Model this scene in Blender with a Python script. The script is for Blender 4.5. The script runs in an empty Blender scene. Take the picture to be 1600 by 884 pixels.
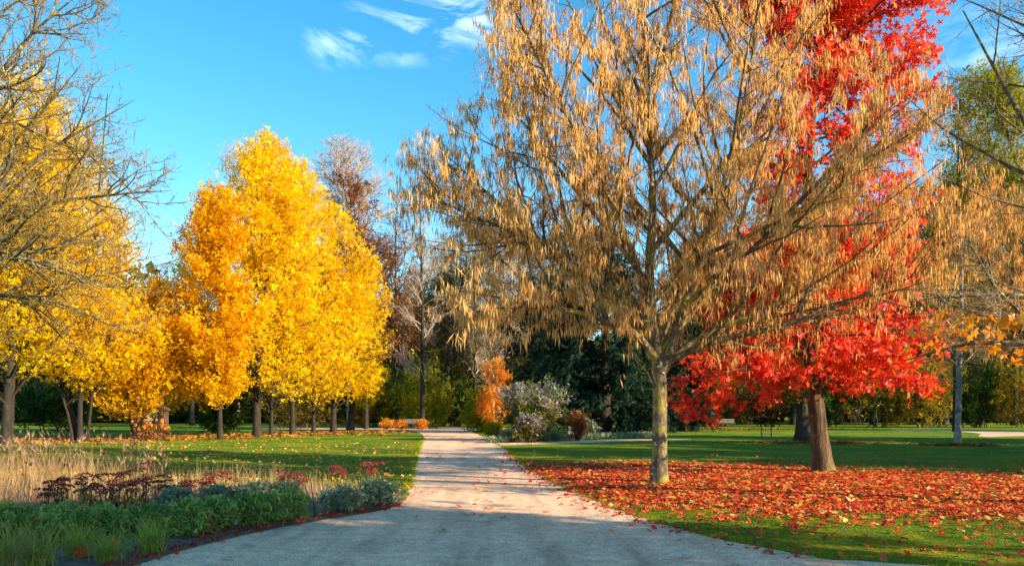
import bpy, math, random
import numpy as np
from mathutils import Vector, Matrix

C = bpy.context.scene.collection
S = bpy.context.scene
RNG = np.random.default_rng(11)
CAM_H, F, HX, HY = 1.5, 1250.0, 800.0, 645.0      # eye height, focal length in photo pixels, horizon

# ------------------------------------------------------------------ camera
cam_d = bpy.data.cameras.new("camera")
cam_d.sensor_width = 36.0
cam_d.lens = 36.0 * F / 1600.0
cam_d.shift_y = (HY - 442.0) / 1600.0
cam_d.clip_end = 3000.0
cam = bpy.data.objects.new("camera", cam_d)
cam.location = (0, 0, CAM_H)
cam.rotation_euler = (math.radians(90), 0, 0)
C.objects.link(cam)
S.camera = cam

# ------------------------------------------------------------------ light
SUN_EL, SUN_BACK = math.radians(21.0), math.radians(25.0)
sun_dir = Vector((math.cos(SUN_EL) * math.cos(SUN_BACK), -math.cos(SUN_EL) * math.sin(SUN_BACK), math.sin(SUN_EL)))
sl = bpy.data.lights.new("sun", 'SUN')
sl.energy = 3.7
sl.angle = math.radians(0.5)
sl.color = (1.0, 0.82, 0.55)
sun = bpy.data.objects.new("sun", sl)
sun.rotation_euler = (-sun_dir).to_track_quat('-Z', 'Y').to_euler()
sun.location = (30, -15, 30)
C.objects.link(sun)

W = bpy.data.worlds.new("World")
S.world = W
W.use_nodes = True
nt = W.node_tree
nt.nodes.clear()
N = nt.nodes.new
out = N('ShaderNodeOutputWorld')
bg = N('ShaderNodeBackground')
bg.inputs['Strength'].default_value = 0.15
sky = N('ShaderNodeTexSky')
sky.sky_type = 'NISHITA'
sky.sun_disc = False
sky.sun_elevation = SUN_EL
sky.sun_rotation = math.radians(90.0) + SUN_BACK
sky.air_density = 1.0
sky.dust_density = 0.15
sky.ozone_density = 1.6
hs = N('ShaderNodeHueSaturation')
hs.inputs['Hue'].default_value = 0.487
hs.inputs['Saturation'].default_value = 1.42
hs.inputs['Value'].default_value = .58
nt.links.new(sky.outputs[0], hs.inputs['Color'])
# thin cirrus: stretched noise on the sky direction
tc = N('ShaderNodeTexCoord')
mp = N('ShaderNodeMapping')
mp.inputs['Rotation'].default_value = (0, math.radians(14), 0)
mp.inputs['Scale'].default_value = (1.0, 1.0, 3.0)
nt.links.new(tc.outputs['Generated'], mp.inputs['Vector'])
nz = N('ShaderNodeTexNoise')
nz.inputs['Scale'].default_value = 6.5
nz.inputs['Detail'].default_value = 9.0
nz.inputs['Roughness'].default_value = 0.58
nz.inputs['Distortion'].default_value = 1.6
nt.links.new(mp.outputs[0], nz.inputs['Vector'])
cr = N('ShaderNodeValToRGB')
cr.color_ramp.elements[0].position = 0.47
cr.color_ramp.elements[0].color = (0, 0, 0, 1)
cr.color_ramp.elements[1].position = 0.92
cr.color_ramp.elements[1].color = (1, 1, 1, 1)
nt.links.new(nz.outputs['Fac'], cr.inputs[0])
# where the cloud bank lies (two soft banks)
def bank(d, lo, hi):
    dp = N('ShaderNodeVectorMath'); dp.operation = 'DOT_PRODUCT'
    d = Vector(d).normalized()
    dp.inputs[1].default_value = d
    nrm = N('ShaderNodeVectorMath'); nrm.operation = 'NORMALIZE'
    nt.links.new(tc.outputs['Generated'], nrm.inputs[0])
    nt.links.new(nrm.outputs[0], dp.inputs[0])
    mr = N('ShaderNodeMapRange'); mr.interpolation_type = 'SMOOTHSTEP'
    mr.inputs[1].default_value = lo
    mr.inputs[2].default_value = hi
    nt.links.new(dp.outputs['Value'], mr.inputs[0])
    return mr
CL = [bank(((x_ - HX) / F, 1, (HY - y_) / F), lo_, 1.0003) for x_, y_, lo_ in ((515, 66, .9994), (575, 56, .9990), (640, 40, .9986), (705, 32, .9984), (765, 40, .9986))] + [
      bank(((1560 - HX) / F, 1, (HY - 90) / F), 0.994, 1.008),
      bank((0.75, 0.3, 0.5), 0.95, 0.99), bank((-0.1, 1, 0.95), 0.97, 0.995)]
mx = CL[0]
for c in CL[1:]:
    m = N('ShaderNodeMath'); m.operation = 'MAXIMUM'
    nt.links.new(mx.outputs[0], m.inputs[0]); nt.links.new(c.outputs[0], m.inputs[1]); mx = m
ml = N('ShaderNodeMath'); ml.operation = 'MULTIPLY'
nt.links.new(mx.outputs[0], ml.inputs[0]); nt.links.new(cr.outputs[0], ml.inputs[1])
cmix = N('ShaderNodeMix'); cmix.data_type = 'RGBA'
nt.links.new(ml.outputs[0], cmix.inputs['Factor'])
nt.links.new(hs.outputs[0], cmix.inputs[6])
cmix.inputs[7].default_value = (4.6, 5.2, 5.9, 1)
nt.links.new(cmix.outputs[2], bg.inputs['Color'])
nt.links.new(bg.outputs[0], out.inputs['Surface'])
S.view_settings.view_transform = 'Standard'
S.view_settings.look = 'None'
S.view_settings.exposure = 1.85
S.view_settings.gamma = 1.0
S.render.engine = 'CYCLES'
S.cycles.max_bounces = 6
S.cycles.transparent_max_bounces = 4

# ------------------------------------------------------------------ helpers
def P(px, py, Y):
    """the point at depth Y seen at photo pixel px, py"""
    return np.array([(px - HX) / F * Y, Y, CAM_H + (HY - py) / F * Y])
def G(px, py):
    Y = CAM_H * F / (py - HY)
    return np.array([(px - HX) / F * Y, Y, 0.0])
def unit(v):
    return v / np.maximum(np.linalg.norm(v, axis=-1, keepdims=True), 1e-9)
def tag(o, label=None, cat=None, group=None, kind=None):
    if label: o['label'] = label
    if cat: o['category'] = cat
    if group: o['group'] = group
    if kind: o['kind'] = kind
    return o
def thing(name, label, cat, loc=(0, 0, 0), group=None):
    o = bpy.data.objects.new(name, None)
    o.empty_display_size = 0.3
    C.objects.link(o)
    o.location = tuple(float(x) for x in loc)
    return tag(o, label, cat, group)

class Geo:
    def __init__(s): s.v, s.f, s.n = [], [], 0
    def add(s, v, f, tint=0.5, m=0):
        v = np.asarray(v, float).reshape(-1, 3); f = np.asarray(f, np.int64)
        t = np.broadcast_to(np.asarray(tint, float), (len(f),))
        s.v.append(v); s.f.append((f + s.n, t, m)); s.n += len(v)
    def mesh(s, name, mats, smooth=False):
        me = bpy.data.meshes.new(name)
        v = np.concatenate(s.v)
        lv = np.concatenate([f.ravel() for f, t, m in s.f])
        cnt = np.concatenate([np.full(len(f), f.shape[1]) for f, t, m in s.f])
        tint = np.concatenate([t for f, t, m in s.f])
        mi = np.concatenate([np.full(len(f), m) for f, t, m in s.f])
        me.vertices.add(len(v)); me.vertices.foreach_set('co', v.astype(np.float32).ravel())
        me.loops.add(len(lv)); me.loops.foreach_set('vertex_index', lv.astype(np.int32))
        me.polygons.add(len(cnt))
        st = np.concatenate([[0], np.cumsum(cnt)[:-1]])
        me.polygons.foreach_set('loop_start', st.astype(np.int32))
        me.polygons.foreach_set('material_index', mi.astype(np.int32))
        for m in (mats if isinstance(mats, (list, tuple)) else [mats]): me.materials.append(m)
        me.polygons.foreach_set('use_smooth', np.full(len(cnt), bool(smooth)))
        me.update(calc_edges=True)
        a = me.attributes.new('tint', 'FLOAT', 'FACE')
        a.data.foreach_set('value', tint.astype(np.float32))
        return me
    def build(s, name, mats, parent=None, smooth=False, loc=None, kind=None):
        o = bpy.data.objects.new(name, s.mesh(name, mats, smooth))
        C.objects.link(o)
        if parent is not None: o.parent = parent
        if loc is not None: o.location = tuple(float(x) for x in loc)
        if kind: o['kind'] = kind
        return o

def tubes(g, pts, rad, S_, tint=0.5, bark=0.0, rng=RNG):
    """pts (N,K,3), rad (N,K): one tube each"""
    n, k, _ = pts.shape
    tan = np.empty_like(pts)
    tan[:, 1:-1] = pts[:, 2:] - pts[:, :-2]; tan[:, 0] = pts[:, 1] - pts[:, 0]; tan[:, -1] = pts[:, -1] - pts[:, -2]
    tan = unit(tan)
    d0 = unit(pts[:, -1] - pts[:, 0])
    ref = np.where(np.abs(d0[:, 2:3]) > 0.7, np.array([[1., 0, 0]]), np.array([[0, 0, 1.]]))
    u = unit(ref[:, None, :] - (ref[:, None, :] * tan).sum(-1, keepdims=True) * tan)
    w = np.cross(tan, u)
    a = np.arange(S_) * 2 * math.pi / S_
    r = rad[:, :, None] * np.ones(S_)
    if bark:
        z = np.arange(k)[None, :, None] * 0.5
        ph = rng.uniform(0, 6, (n, 1, 1))
        r = r * (1 + bark * (np.sin(5 * a + z * .35 + ph) * .5 + np.sin(9 * a - z * .6 + ph * 2) * .4 + np.sin(2 * a + z * .2 + ph) * .6) + bark * .4 * rng.normal(size=r.shape))
    v = pts[:, :, None, :] + r[..., None] * (np.cos(a)[:, None] * u[:, :, None, :] + np.sin(a)[:, None] * w[:, :, None, :])
    i = np.arange(n)[:, None, None] * k * S_ + np.arange(k - 1)[None, :, None] * S_
    j = np.arange(S_)[None, None, :]
    j2 = (j + 1) % S_
    f = np.stack([i + j, i + j2, i + S_ + j2, i + S_ + j], -1).reshape(-1, 4)
    t = np.repeat(np.broadcast_to(np.asarray(tint, float), (n,)), (k - 1) * S_)
    g.add(v.reshape(-1, 3), f, t)

def frames(y, zhint):
    """rotation matrices with local +Y along y and +Z near zhint"""
    y = unit(y); x = unit(np.cross(y, zhint)); z = np.cross(x, y)
    return np.stack([x, y, z], -1)
def scatter(g, tpl, pos, R, sc, tint, m=0):
    tv, tf = tpl
    n, k = len(pos), len(tv)
    sc = np.asarray(sc, float)
    if sc.ndim == 1: sc = sc[:, None]
    v = np.einsum('nij,nkj->nki', R, tv[None] * sc[:, None, :]) + pos[:, None]
    f = (tf[None] + (np.arange(n) * k)[:, None, None]).reshape(-1, tf.shape[1])
    g.add(v.reshape(-1, 3), f, np.repeat(tint, len(tf)), m)

def T_diamond(w=.33, cup=.1):
    return np.array([(0, 0, 0), (w, .5, cup), (0, 1, 0), (-w, .5, cup)]), np.array([(0, 1, 2), (0, 2, 3)])
def T_spray(n=5, seed=3):
    r = np.random.default_rng(seed); V, Fc = [], []
    for i in range(n):
        dv, df = T_diamond(.3, .06)
        a = r.uniform(-.9, .9) + (1 if i % 2 else -1) * .45
        c, s = math.cos(a), math.sin(a)
        q = dv * r.uniform(.34, .5); q = np.c_[q[:, 0] * c + q[:, 1] * s, -q[:, 0] * s + q[:, 1] * c, q[:, 2]]
        tl = r.uniform(-.35, .35); q[:, 2] += tl * q[:, 0]
        q += np.array([r.uniform(-.1, .1), .75 * i / n, r.uniform(-.12, .12)])
        Fc.append(df + 4 * i); V.append(q)
    return np.concatenate(V), np.concatenate(Fc)
def T_star(lobes=5, depth=.42, cup=.12):
    V = [(0, .12, 0)]; m = lobes * 2
    for i in range(m + 1):
        a = math.radians(-150 + 300 * i / m)
        r = (.62 if i % 2 else .62 * depth) * (1 + .12 * math.cos(a))
        V.append((math.sin(a) * r, .12 + math.cos(a) * r, cup * r * (1 if i % 2 else -.3)))
    V = np.array(V); V[:, 1] += .15
    return V, np.array([(0, i + 2, i + 1) for i in range(m)])
def T_catkin(s=3):
    rings = [(0, .004), (.42, .047)]
    V = []; Fc = []
    for j, (y, r) in enumerate(rings):
        for i in range(s):
            a = 2 * math.pi * (i + .5 * (j % 2)) / s
            V.append((math.cos(a) * r, y, math.sin(a) * r))
    for j in range(len(rings) - 1):
        for i in range(s):
            a, b = j * s + i, j * s + (i + 1) % s
            Fc += [(a, b, b + s), (a, b + s, a + s)]
    V = [(0, 0, 0)] + V[s:]; Fc = [(0, 1 + (i + 1) % s, 1 + i) for i in range(s)]
    V.append((0, 1., 0)); b = 1
    Fc += [(b + i, b + (i + 1) % s, len(V) - 1) for i in range(s)]
    return np.array(V), np.array(Fc)
def T_needles(n=6, seed=5):
    r = np.random.default_rng(seed); V, Fc = [], []
    for i in range(n):
        a = r.uniform(-1.1, 1.1); y0 = r.uniform(0, .6); l = r.uniform(.35, .6); z = r.uniform(-.15, .15)
        d = np.array([math.sin(a), math.cos(a), z]); p = np.array([-d[1], d[0], 0]) * .07
        b = np.array([0, y0, r.uniform(-.05, .05)])
        V += [b - p, b + p, b + d * l]; Fc.append((3 * i, 3 * i + 1, 3 * i + 2))
    return np.array(V), np.array(Fc)
SPRAY3 = T_spray(3, 6)
SPRAY3[0][:, :2] *= 1.15
DIAMOND, SPRAY, STAR, CATKIN, NEEDLES = T_diamond(), T_spray(), T_star(), T_catkin(), T_needles()
def T_plume(n=9, seed=8):
    r = np.random.default_rng(seed); V, Fc = [], []
    for i in range(n):
        a = r.uniform(-.55, .55); y0 = r.uniform(0, .6); l = r.uniform(.3, .5); z = r.uniform(-.3, .3)
        d = np.array([math.sin(a), math.cos(a), z]); p = np.array([-d[1], d[0], 0]) * .018; b = np.array([0, y0, 0])
        V += [b - p, b + p, b + d * l]; Fc.append((3 * i, 3 * i + 1, 3 * i + 2))
    return np.array(V), np.array(Fc)
PLUME = T_plume()
MAPLE = T_star(5, .6, .1)

# ------------------------------------------------------------------ materials
def mat_new(name):
    m = bpy.data.materials.new(name); m.use_nodes = True
    t = m.node_tree; t.nodes.clear()
    o = t.nodes.new('ShaderNodeOutputMaterial')
    return m, t, o
def ramp(t, stops, interp='LINEAR'):
    r = t.nodes.new('ShaderNodeValToRGB'); e = r.color_ramp.elements
    r.color_ramp.interpolation = interp
    while len(e) > 1: e.remove(e[-1])
    e[0].position = stops[0][0]; e[0].color = (*stops[0][1], 1)
    for p, c in stops[1:]:
        x = e.new(p); x.color = (*c, 1)
    return r
def leaf_mat(name, stops, transl=.35, nscale=.6, nmix=.35, gloss=.0):
    """colour by each leaf's own tint, drifting from spray to spray"""
    m, t, o = mat_new(name); L = t.links.new
    at = t.nodes.new('ShaderNodeAttribute'); at.attribute_name = 'tint'
    gm = t.nodes.new('ShaderNodeNewGeometry')
    nz = t.nodes.new('ShaderNodeTexNoise'); nz.inputs['Scale'].default_value = nscale; nz.inputs['Detail'].default_value = 3
    L(gm.outputs['Position'], nz.inputs['Vector'])
    mr = t.nodes.new('ShaderNodeMapRange'); mr.inputs[1].default_value = .3; mr.inputs[2].default_value = .7
    L(nz.outputs['Fac'], mr.inputs[0])
    mx = t.nodes.new('ShaderNodeMix'); mx.inputs[0].default_value = nmix
    L(at.outputs['Fac'], mx.inputs[2]); L(mr.outputs[0], mx.inputs[3])
    r = ramp(t, stops); L(mx.outputs[0], r.inputs[0])
    d = t.nodes.new('ShaderNodeBsdfDiffuse'); tr = t.nodes.new('ShaderNodeBsdfTranslucent')
    L(r.outputs[0], d.inputs[0]); L(r.outputs[0], tr.inputs[0])
    ms = t.nodes.new('ShaderNodeMixShader'); ms.inputs[0].default_value = transl
    L(d.outputs[0], ms.inputs[1]); L(tr.outputs[0], ms.inputs[2])
    last = ms
    if gloss:
        gl = t.nodes.new('ShaderNodeBsdfGlossy'); gl.inputs['Roughness'].default_value = .38
        m2 = t.nodes.new('ShaderNodeMixShader'); m2.inputs[0].default_value = gloss
        L(ms.outputs[0], m2.inputs[1]); L(gl.outputs[0], m2.inputs[2]); last = m2
    L(last.outputs[0], o.inputs[0])
    return m
def bark_mat(name, c1, c2, c3=None, spots=None, scale=8., stretch=.3, bump=.6, moss=None):
    m, t, o = mat_new(name); L = t.links.new
    tcn = t.nodes.new('ShaderNodeTexCoord'); mpn = t.nodes.new('ShaderNodeMapping'); mpn.inputs['Scale'].default_value = (1, 1, stretch)
    L(tcn.outputs['Object'], mpn.inputs[0])
    nz = t.nodes.new('ShaderNodeTexNoise'); nz.inputs['Scale'].default_value = scale; nz.inputs['Detail'].default_value = 6; nz.inputs['Roughness'].default_value = .65
    L(mpn.outputs[0], nz.inputs['Vector'])
    r = ramp(t, [(.32, c1), (.52, c2)] + ([(.7, c3)] if c3 else [])); L(nz.outputs['Fac'], r.inputs[0])
    col = r.outputs[0]
    if spots:                                   # pale lichen patches
        vz = t.nodes.new('ShaderNodeTexNoise'); vz.inputs['Scale'].default_value = spots[1]; vz.inputs['Detail'].default_value = 3; vz.inputs['Distortion'].default_value = .6
        L(tcn.outputs['Object'], vz.inputs['Vector'])
        rr = ramp(t, [(spots[2], (0, 0, 0)), (spots[2] + .05, (1, 1, 1))]); L(vz.outputs['Fac'], rr.inputs[0])
        mx = t.nodes.new('ShaderNodeMix'); mx.data_type = 'RGBA'
        L(rr.outputs[0], mx.inputs[0]); L(col, mx.inputs[6]); mx.inputs[7].default_value = (*spots[0], 1); col = mx.outputs[2]
    if moss:
        vz = t.nodes.new('ShaderNodeTexNoise'); vz.inputs['Scale'].default_value = moss[1]; vz.inputs['Detail'].default_value = 4
        L(tcn.outputs['Object'], vz.inputs['Vector'])
        rr = ramp(t, [(moss[2], (0, 0, 0)), (moss[2] + .1, (1, 1, 1))]); L(vz.outputs['Fac'], rr.inputs[0])
        mx = t.nodes.new('ShaderNodeMix'); mx.data_type = 'RGBA'
        L(rr.outputs[0], mx.inputs[0]); L(col, mx.inputs[6]); mx.inputs[7].default_value = (*moss[0], 1); col = mx.outputs[2]
    b = t.nodes.new('ShaderNodeBsdfPrincipled'); b.inputs['Roughness'].default_value = .9
    L(col, b.inputs['Base Color'])
    bp = t.nodes.new('ShaderNodeBump'); bp.inputs['Strength'].default_value = bump; bp.inputs['Distance'].default_value = .04
    L(nz.outputs['Fac'], bp.inputs['Height']); L(bp.outputs[0], b.inputs['Normal'])
    L(b.outputs[0], o.inputs[0])
    return m
def plain_mat(name, c1, c2, scale=12., rough=.8, bump=.2, detail=6):
    m, t, o = mat_new(name); L = t.links.new
    tcn = t.nodes.new('ShaderNodeTexCoord')
    nz = t.nodes.new('ShaderNodeTexNoise'); nz.inputs['Scale'].default_value = scale; nz.inputs['Detail'].default_value = detail
    L(tcn.outputs['Object'], nz.inputs['Vector'])
    r = ramp(t, [(.35, c1), (.65, c2)]); L(nz.outputs['Fac'], r.inputs[0])
    b = t.nodes.new('ShaderNodeBsdfPrincipled'); b.inputs['Roughness'].default_value = rough
    L(r.outputs[0], b.inputs['Base Color'])
    bp = t.nodes.new('ShaderNodeBump'); bp.inputs['Strength'].default_value = bump; bp.inputs['Distance'].default_value = .02
    L(nz.outputs['Fac'], bp.inputs['Height']); L(bp.outputs[0], b.inputs['Normal'])
    L(b.outputs[0], o.inputs[0])
    return m

M = {}
M['yellow'] = leaf_mat('yellow_leaves', [(0, (.76, .40, .006)), (.35, (.88, .56, .006)), (.75, (.92, .66, .008)), (1, (.90, .72, .04))], .5)
M['amber'] = leaf_mat('amber_leaves', [(0, (.56, .20, .008)), (.4, (.78, .34, .006)), (1, (.86, .48, .008))], .55)
M['gold'] = leaf_mat('golden_leaves', [(0, (.62, .27, .006)), (.4, (.80, .43, .006)), (1, (.86, .56, .01))], .44)
M['gold_olive'] = leaf_mat('olive_gold_leaves', [(0, (.12, .12, .015)), (.5, (.34, .24, .02)), (1, (.60, .38, .025))], .38)
M['red'] = leaf_mat('red_leaves', [(0, (.36, .008, .016)), (.35, (.68, .022, .016)), (.62, (.80, .07, .014)), (.82, (.84, .19, .02)), (1, (.86, .42, .05))], .46, 1.1, .45, .03)
M['orange'] = leaf_mat('orange_leaves', [(0, (.55, .14, .012)), (.5, (.74, .28, .012)), (1, (.82, .46, .03))], .42, gloss=.03)
M['catkin'] = leaf_mat('catkin_scales', [(0, (.52, .27, .10)), (.4, (.80, .51, .18)), (1, (.90, .70, .32))], .5, 1.1, .3)
M['olive'] = leaf_mat('olive_leaves', [(0, (.06, .065, .012)), (.5, (.14, .12, .016)), (1, (.32, .24, .02))], .35)
M['green'] = leaf_mat('green_leaves', [(0, (.02, .05, .012)), (.6, (.05, .10, .02)), (1, (.13, .17, .02))], .3)
M['lime'] = leaf_mat('lime_leaves', [(0, (.14, .18, .015)), (.5, (.34, .32, .02)), (1, (.52, .42, .03))], .4)
M['conifer'] = leaf_mat('conifer_needles', [(0, (.012, .028, .018)), (.6, (.025, .055, .035)), (1, (.05, .085, .045))], .12)
M['brown'] = leaf_mat('brown_leaves', [(0, (.13, .045, .025)), (.5, (.27, .11, .04)), (1, (.42, .20, .06))], .3)
M['seed'] = leaf_mat('seed_clusters', [(0, (.09, .035, .03)), (1, (.22, .10, .06))], .15)
M['bed_green'] = leaf_mat('bed_leaves', [(0, (.07, .14, .04)), (.5, (.18, .29, .07)), (1, (.36, .42, .10))], .3, 2.5)
M['bed_grey'] = leaf_mat('silver_leaves', [(0, (.12, .16, .10)), (.6, (.24, .29, .18)), (1, (.36, .38, .22))], .25, 2.5)
M['sedum'] = leaf_mat('sedum_heads', [(0, (.09, .018, .024)), (.6, (.19, .04, .045)), (1, (.32, .09, .07))], .08, 5)
M['purple'] = leaf_mat('mauve_flowers', [(0, (.17, .13, .15)), (.6, (.33, .28, .33)), (1, (.44, .35, .33))], .2)
M['straw'] = leaf_mat('dry_grass_blades', [(0, (.22, .12, .07)), (.5, (.40, .25, .12)), (1, (.60, .42, .17))], .35, 1.2)
M['tuft'] = leaf_mat('tuft_blades', [(0, (.34, .28, .13)), (.4, (.20, .28, .05)), (1, (.40, .46, .08))], .35, 2.)
M['turf'] = leaf_mat('turf_blades', [(0, (.08, .17, .010)), (.5, (.20, .29, .012)), (1, (.42, .38, .018))], .4, .5, .5)
M['fallen'] = leaf_mat('fallen_leaves', [(0, (.22, .025, .018)), (.28, (.62, .045, .022)), (.5, (.78, .13, .025)), (.72, (.80, .34, .05)), (1, (.74, .52, .20))], .3, .9, .1, .03)
M['litter'] = leaf_mat('brown_litter', [(0, (.16, .06, .02)), (.5, (.36, .15, .03)), (1, (.56, .30, .05))], .2, .9, .3)
M['hazel_bark'] = bark_mat('lichen_bark', (.035, .024, .016), (.11, .075, .045), (.20, .15, .07), ((.46, .42, .31), 11., .625), 10., .5, .9, ((.24, .19, .03), 3.0, .50))
M['hazel_twig'] = bark_mat('mossy_twig_bark', (.05, .033, .015), (.12, .085, .028), (.22, .17, .05), None, 6., 1., .3)
M['red_bark'] = bark_mat('furrowed_bark', (.018, .010, .006), (.075, .042, .02), (.22, .14, .05), None, 11., .16, 1.0, ((.22, .17, .04), 2.2, .6))
M['ash_twig'] = bark_mat('yellow_lichen_bark', (.04, .026, .012), (.19, .125, .02), (.42, .31, .04), None, 4., 1., .3)
M['ash_bark'] = bark_mat('dark_lichen_bark', (.04, .03, .022), (.10, .08, .05), (.24, .22, .15), ((.36, .30, .08), 6., .6), 9., .5, .6)
M['dark_bark'] = bark_mat('dark_bark', (.008, .0055, .004), (.02, .014, .009), (.05, .034, .019), None, 6., .3, .6)
M['grey_twig'] = bark_mat('grey_twigs', (.22, .16, .13), (.36, .28, .23), (.50, .41, .33), None, 2., 1., .2)
M['pale_bark'] = bark_mat('pale_smooth_bark', (.08, .075, .065), (.22, .21, .19), (.34, .33, .29), ((.06, .05, .04), 2.2, .56), 7., .5, .7)
M['tan_twig'] = bark_mat('tan_twigs', (.14, .09, .05), (.30, .22, .12), (.44, .34, .20), None, 4., 1., .3)

# ------------------------------------------------------------------ the ground
def poly_in(poly, x, y):
    inside = np.zeros(x.shape, bool); n = len(poly)
    for i in range(n):
        x1, y1 = poly[i][:2]; x2, y2 = poly[(i + 1) % n][:2]
        c = ((y1 > y) != (y2 > y)) & (x < (x2 - x1) * (y - y1) / (y2 - y1 + 1e-12) + x1)
        inside ^= c
    return inside
def smooth_poly(pts, it=2):
    p = np.array(pts, float)
    for _ in range(it):
        q = np.roll(p, -1, 0)
        p = np.stack([p * .75 + q * .25, p * .25 + q * .75], 1).reshape(-1, p.shape[1])
    return p
def sheet(name, poly, z, m, label=None, cat=None, kind=None):
    poly = np.asarray(poly)[:, :2]
    me = bpy.data.meshes.new(name)
    me.from_pydata([(float(x), float(y), 0) for x, y in poly], [], [tuple(range(len(poly)))])
    me.materials.append(m); me.update()
    o = bpy.data.objects.new(name, me); o.location = (0, 0, z); C.objects.link(o)
    return tag(o, label, cat, None, kind)

def lawn_mat():
    m, t, o = mat_new('lawn'); L = t.links.new
    tcn = t.nodes.new('ShaderNodeTexCoord')
    def noise(sc, det=5, sx=1, sy=1):
        mpn = t.nodes.new('ShaderNodeMapping'); mpn.inputs['Scale'].default_value = (sx, sy, 1)
        L(tcn.outputs['Object'], mpn.inputs[0])
        n = t.nodes.new('ShaderNodeTexNoise'); n.inputs['Scale'].default_value = sc; n.inputs['Detail'].default_value = det
        L(mpn.outputs[0], n.inputs['Vector']); return n.outputs['Fac']
    n1, n2, n3 = noise(.35, 4), noise(14, 6), noise(90, 3)
    r1 = ramp(t, [(.3, (.06, .17, .014)), (.5, (.13, .235, .014)), (.72, (.30, .30, .016))]); L(n1, r1.inputs[0])
    r2 = ramp(t, [(.3, (.40, .42, .40)), (.7, (1.45, 1.4, 1.3))]); L(n2, r2.inputs[0])
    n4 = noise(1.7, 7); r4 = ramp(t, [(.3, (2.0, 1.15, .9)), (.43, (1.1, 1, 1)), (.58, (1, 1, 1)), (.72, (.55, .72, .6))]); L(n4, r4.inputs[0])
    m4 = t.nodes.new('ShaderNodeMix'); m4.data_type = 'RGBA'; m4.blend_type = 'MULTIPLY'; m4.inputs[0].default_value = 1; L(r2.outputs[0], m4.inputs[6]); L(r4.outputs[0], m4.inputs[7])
    mx = t.nodes.new('ShaderNodeMix'); mx.data_type = 'RGBA'; mx.blend_type = 'MULTIPLY'; mx.inputs[0].default_value = 1
    L(r1.outputs[0], mx.inputs[6]); L(m4.outputs[2], mx.inputs[7])
    b = t.nodes.new('ShaderNodeBsdfPrincipled'); b.inputs['Roughness'].default_value = .9; b.inputs['Specular IOR Level'].default_value = .1
    L(mx.outputs[2], b.inputs['Base Color'])
    ad = t.nodes.new('ShaderNodeMath'); ad.operation = 'ADD'; L(n2, ad.inputs[0]); L(n3, ad.inputs[1])
    bp = t.nodes.new('ShaderNodeBump'); bp.inputs['Strength'].default_value = 1.; bp.inputs['Distance'].default_value = .06
    L(ad.outputs[0], bp.inputs['Height']); L(bp.outputs[0], b.inputs['Normal'])
    L(b.outputs[0], o.inputs[0]); return m
def gravel_mat():
    m, t, o = mat_new('gravel'); L = t.links.new
    tcn = t.nodes.new('ShaderNodeTexCoord')
    def noise(sc, det=5, rough=.6):
        n = t.nodes.new('ShaderNodeTexNoise'); n.inputs['Scale'].default_value = sc; n.inputs['Detail'].default_value = det; n.inputs['Roughness'].default_value = rough
        L(tcn.outputs['Object'], n.inputs['Vector']); return n.outputs['Fac']
    big, mid = noise(.5, 5), noise(5, 6)
    vo = t.nodes.new('ShaderNodeTexVoronoi'); vo.inputs['Scale'].default_value = 75
    L(tcn.outputs['Object'], vo.inputs['Vector'])
    r1 = ramp(t, [(.3, (.72, .44, .285)), (.7, (.88, .565, .375))]); L(big, r1.inputs[0])
    r2 = ramp(t, [(.3, (.75, .75, .75)), (.7, (1.15, 1.15, 1.15))]); L(mid, r2.inputs[0])
    bw = t.nodes.new('ShaderNodeRGBToBW'); L(vo.outputs['Color'], bw.inputs[0])
    r3 = ramp(t, [(.1, (.62, .62, .62)), (.5, (.97, .97, .97)), (.9, (1.36, 1.34, 1.3))]); L(bw.outputs[0], r3.inputs[0])
    def mul(a, b_):
        mx = t.nodes.new('ShaderNodeMix'); mx.data_type = 'RGBA'; mx.blend_type = 'MULTIPLY'; mx.inputs[0].default_value = 1
        L(a, mx.inputs[6]); L(b_, mx.inputs[7]); return mx.outputs[2]
    mpn = t.nodes.new('ShaderNodeMapping'); mpn.inputs['Scale'].default_value = (1, .09, 1); L(tcn.outputs['Object'], mpn.inputs[0])
    wn = t.nodes.new('ShaderNodeTexNoise'); wn.inputs['Scale'].default_value = 2.2; wn.inputs['Detail'].default_value = 5; wn.inputs['Distortion'].default_value = .4; L(mpn.outputs[0], wn.inputs['Vector'])
    r4 = ramp(t, [(.3, (.66, .64, .62)), (.5, (1, 1, 1)), (.7, (1.12, 1.1, 1.06))]); L(wn.outputs['Fac'], r4.inputs[0])
    sn = noise(1.6, 7, .7); r5 = ramp(t, [(.32, (.74, .70, .67)), (.44, (1, 1, 1))]); L(sn, r5.inputs[0])
    col = mul(mul(mul(mul(r1.outputs[0], r2.outputs[0]), r3.outputs[0]), r4.outputs[0]), r5.outputs[0])
    b = t.nodes.new('ShaderNodeBsdfPrincipled'); b.inputs['Roughness'].default_value = .9; b.inputs['Specular IOR Level'].default_value = .2
    L(col, b.inputs['Base Color'])
    bp = t.nodes.new('ShaderNodeBump'); bp.inputs['Strength'].default_value = .6; bp.inputs['Distance'].default_value = .012
    L(vo.outputs['Distance'], bp.inputs['Height'])
    bp2 = t.nodes.new('ShaderNodeBump'); bp2.inputs['Strength'].default_value = .5; bp2.inputs['Distance'].default_value = .05
    L(mid, bp2.inputs['Height']); L(bp.outputs[0], bp2.inputs['Normal']); L(bp2.outputs[0], b.inputs['Normal'])
    L(b.outputs[0], o.inputs[0]); return m
M['lawn'] = lawn_mat(); M['gravel'] = gravel_mat()
M['soil'] = plain_mat('soil', (.06, .038, .025), (.17, .115, .075), 9., .95, .8)
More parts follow.
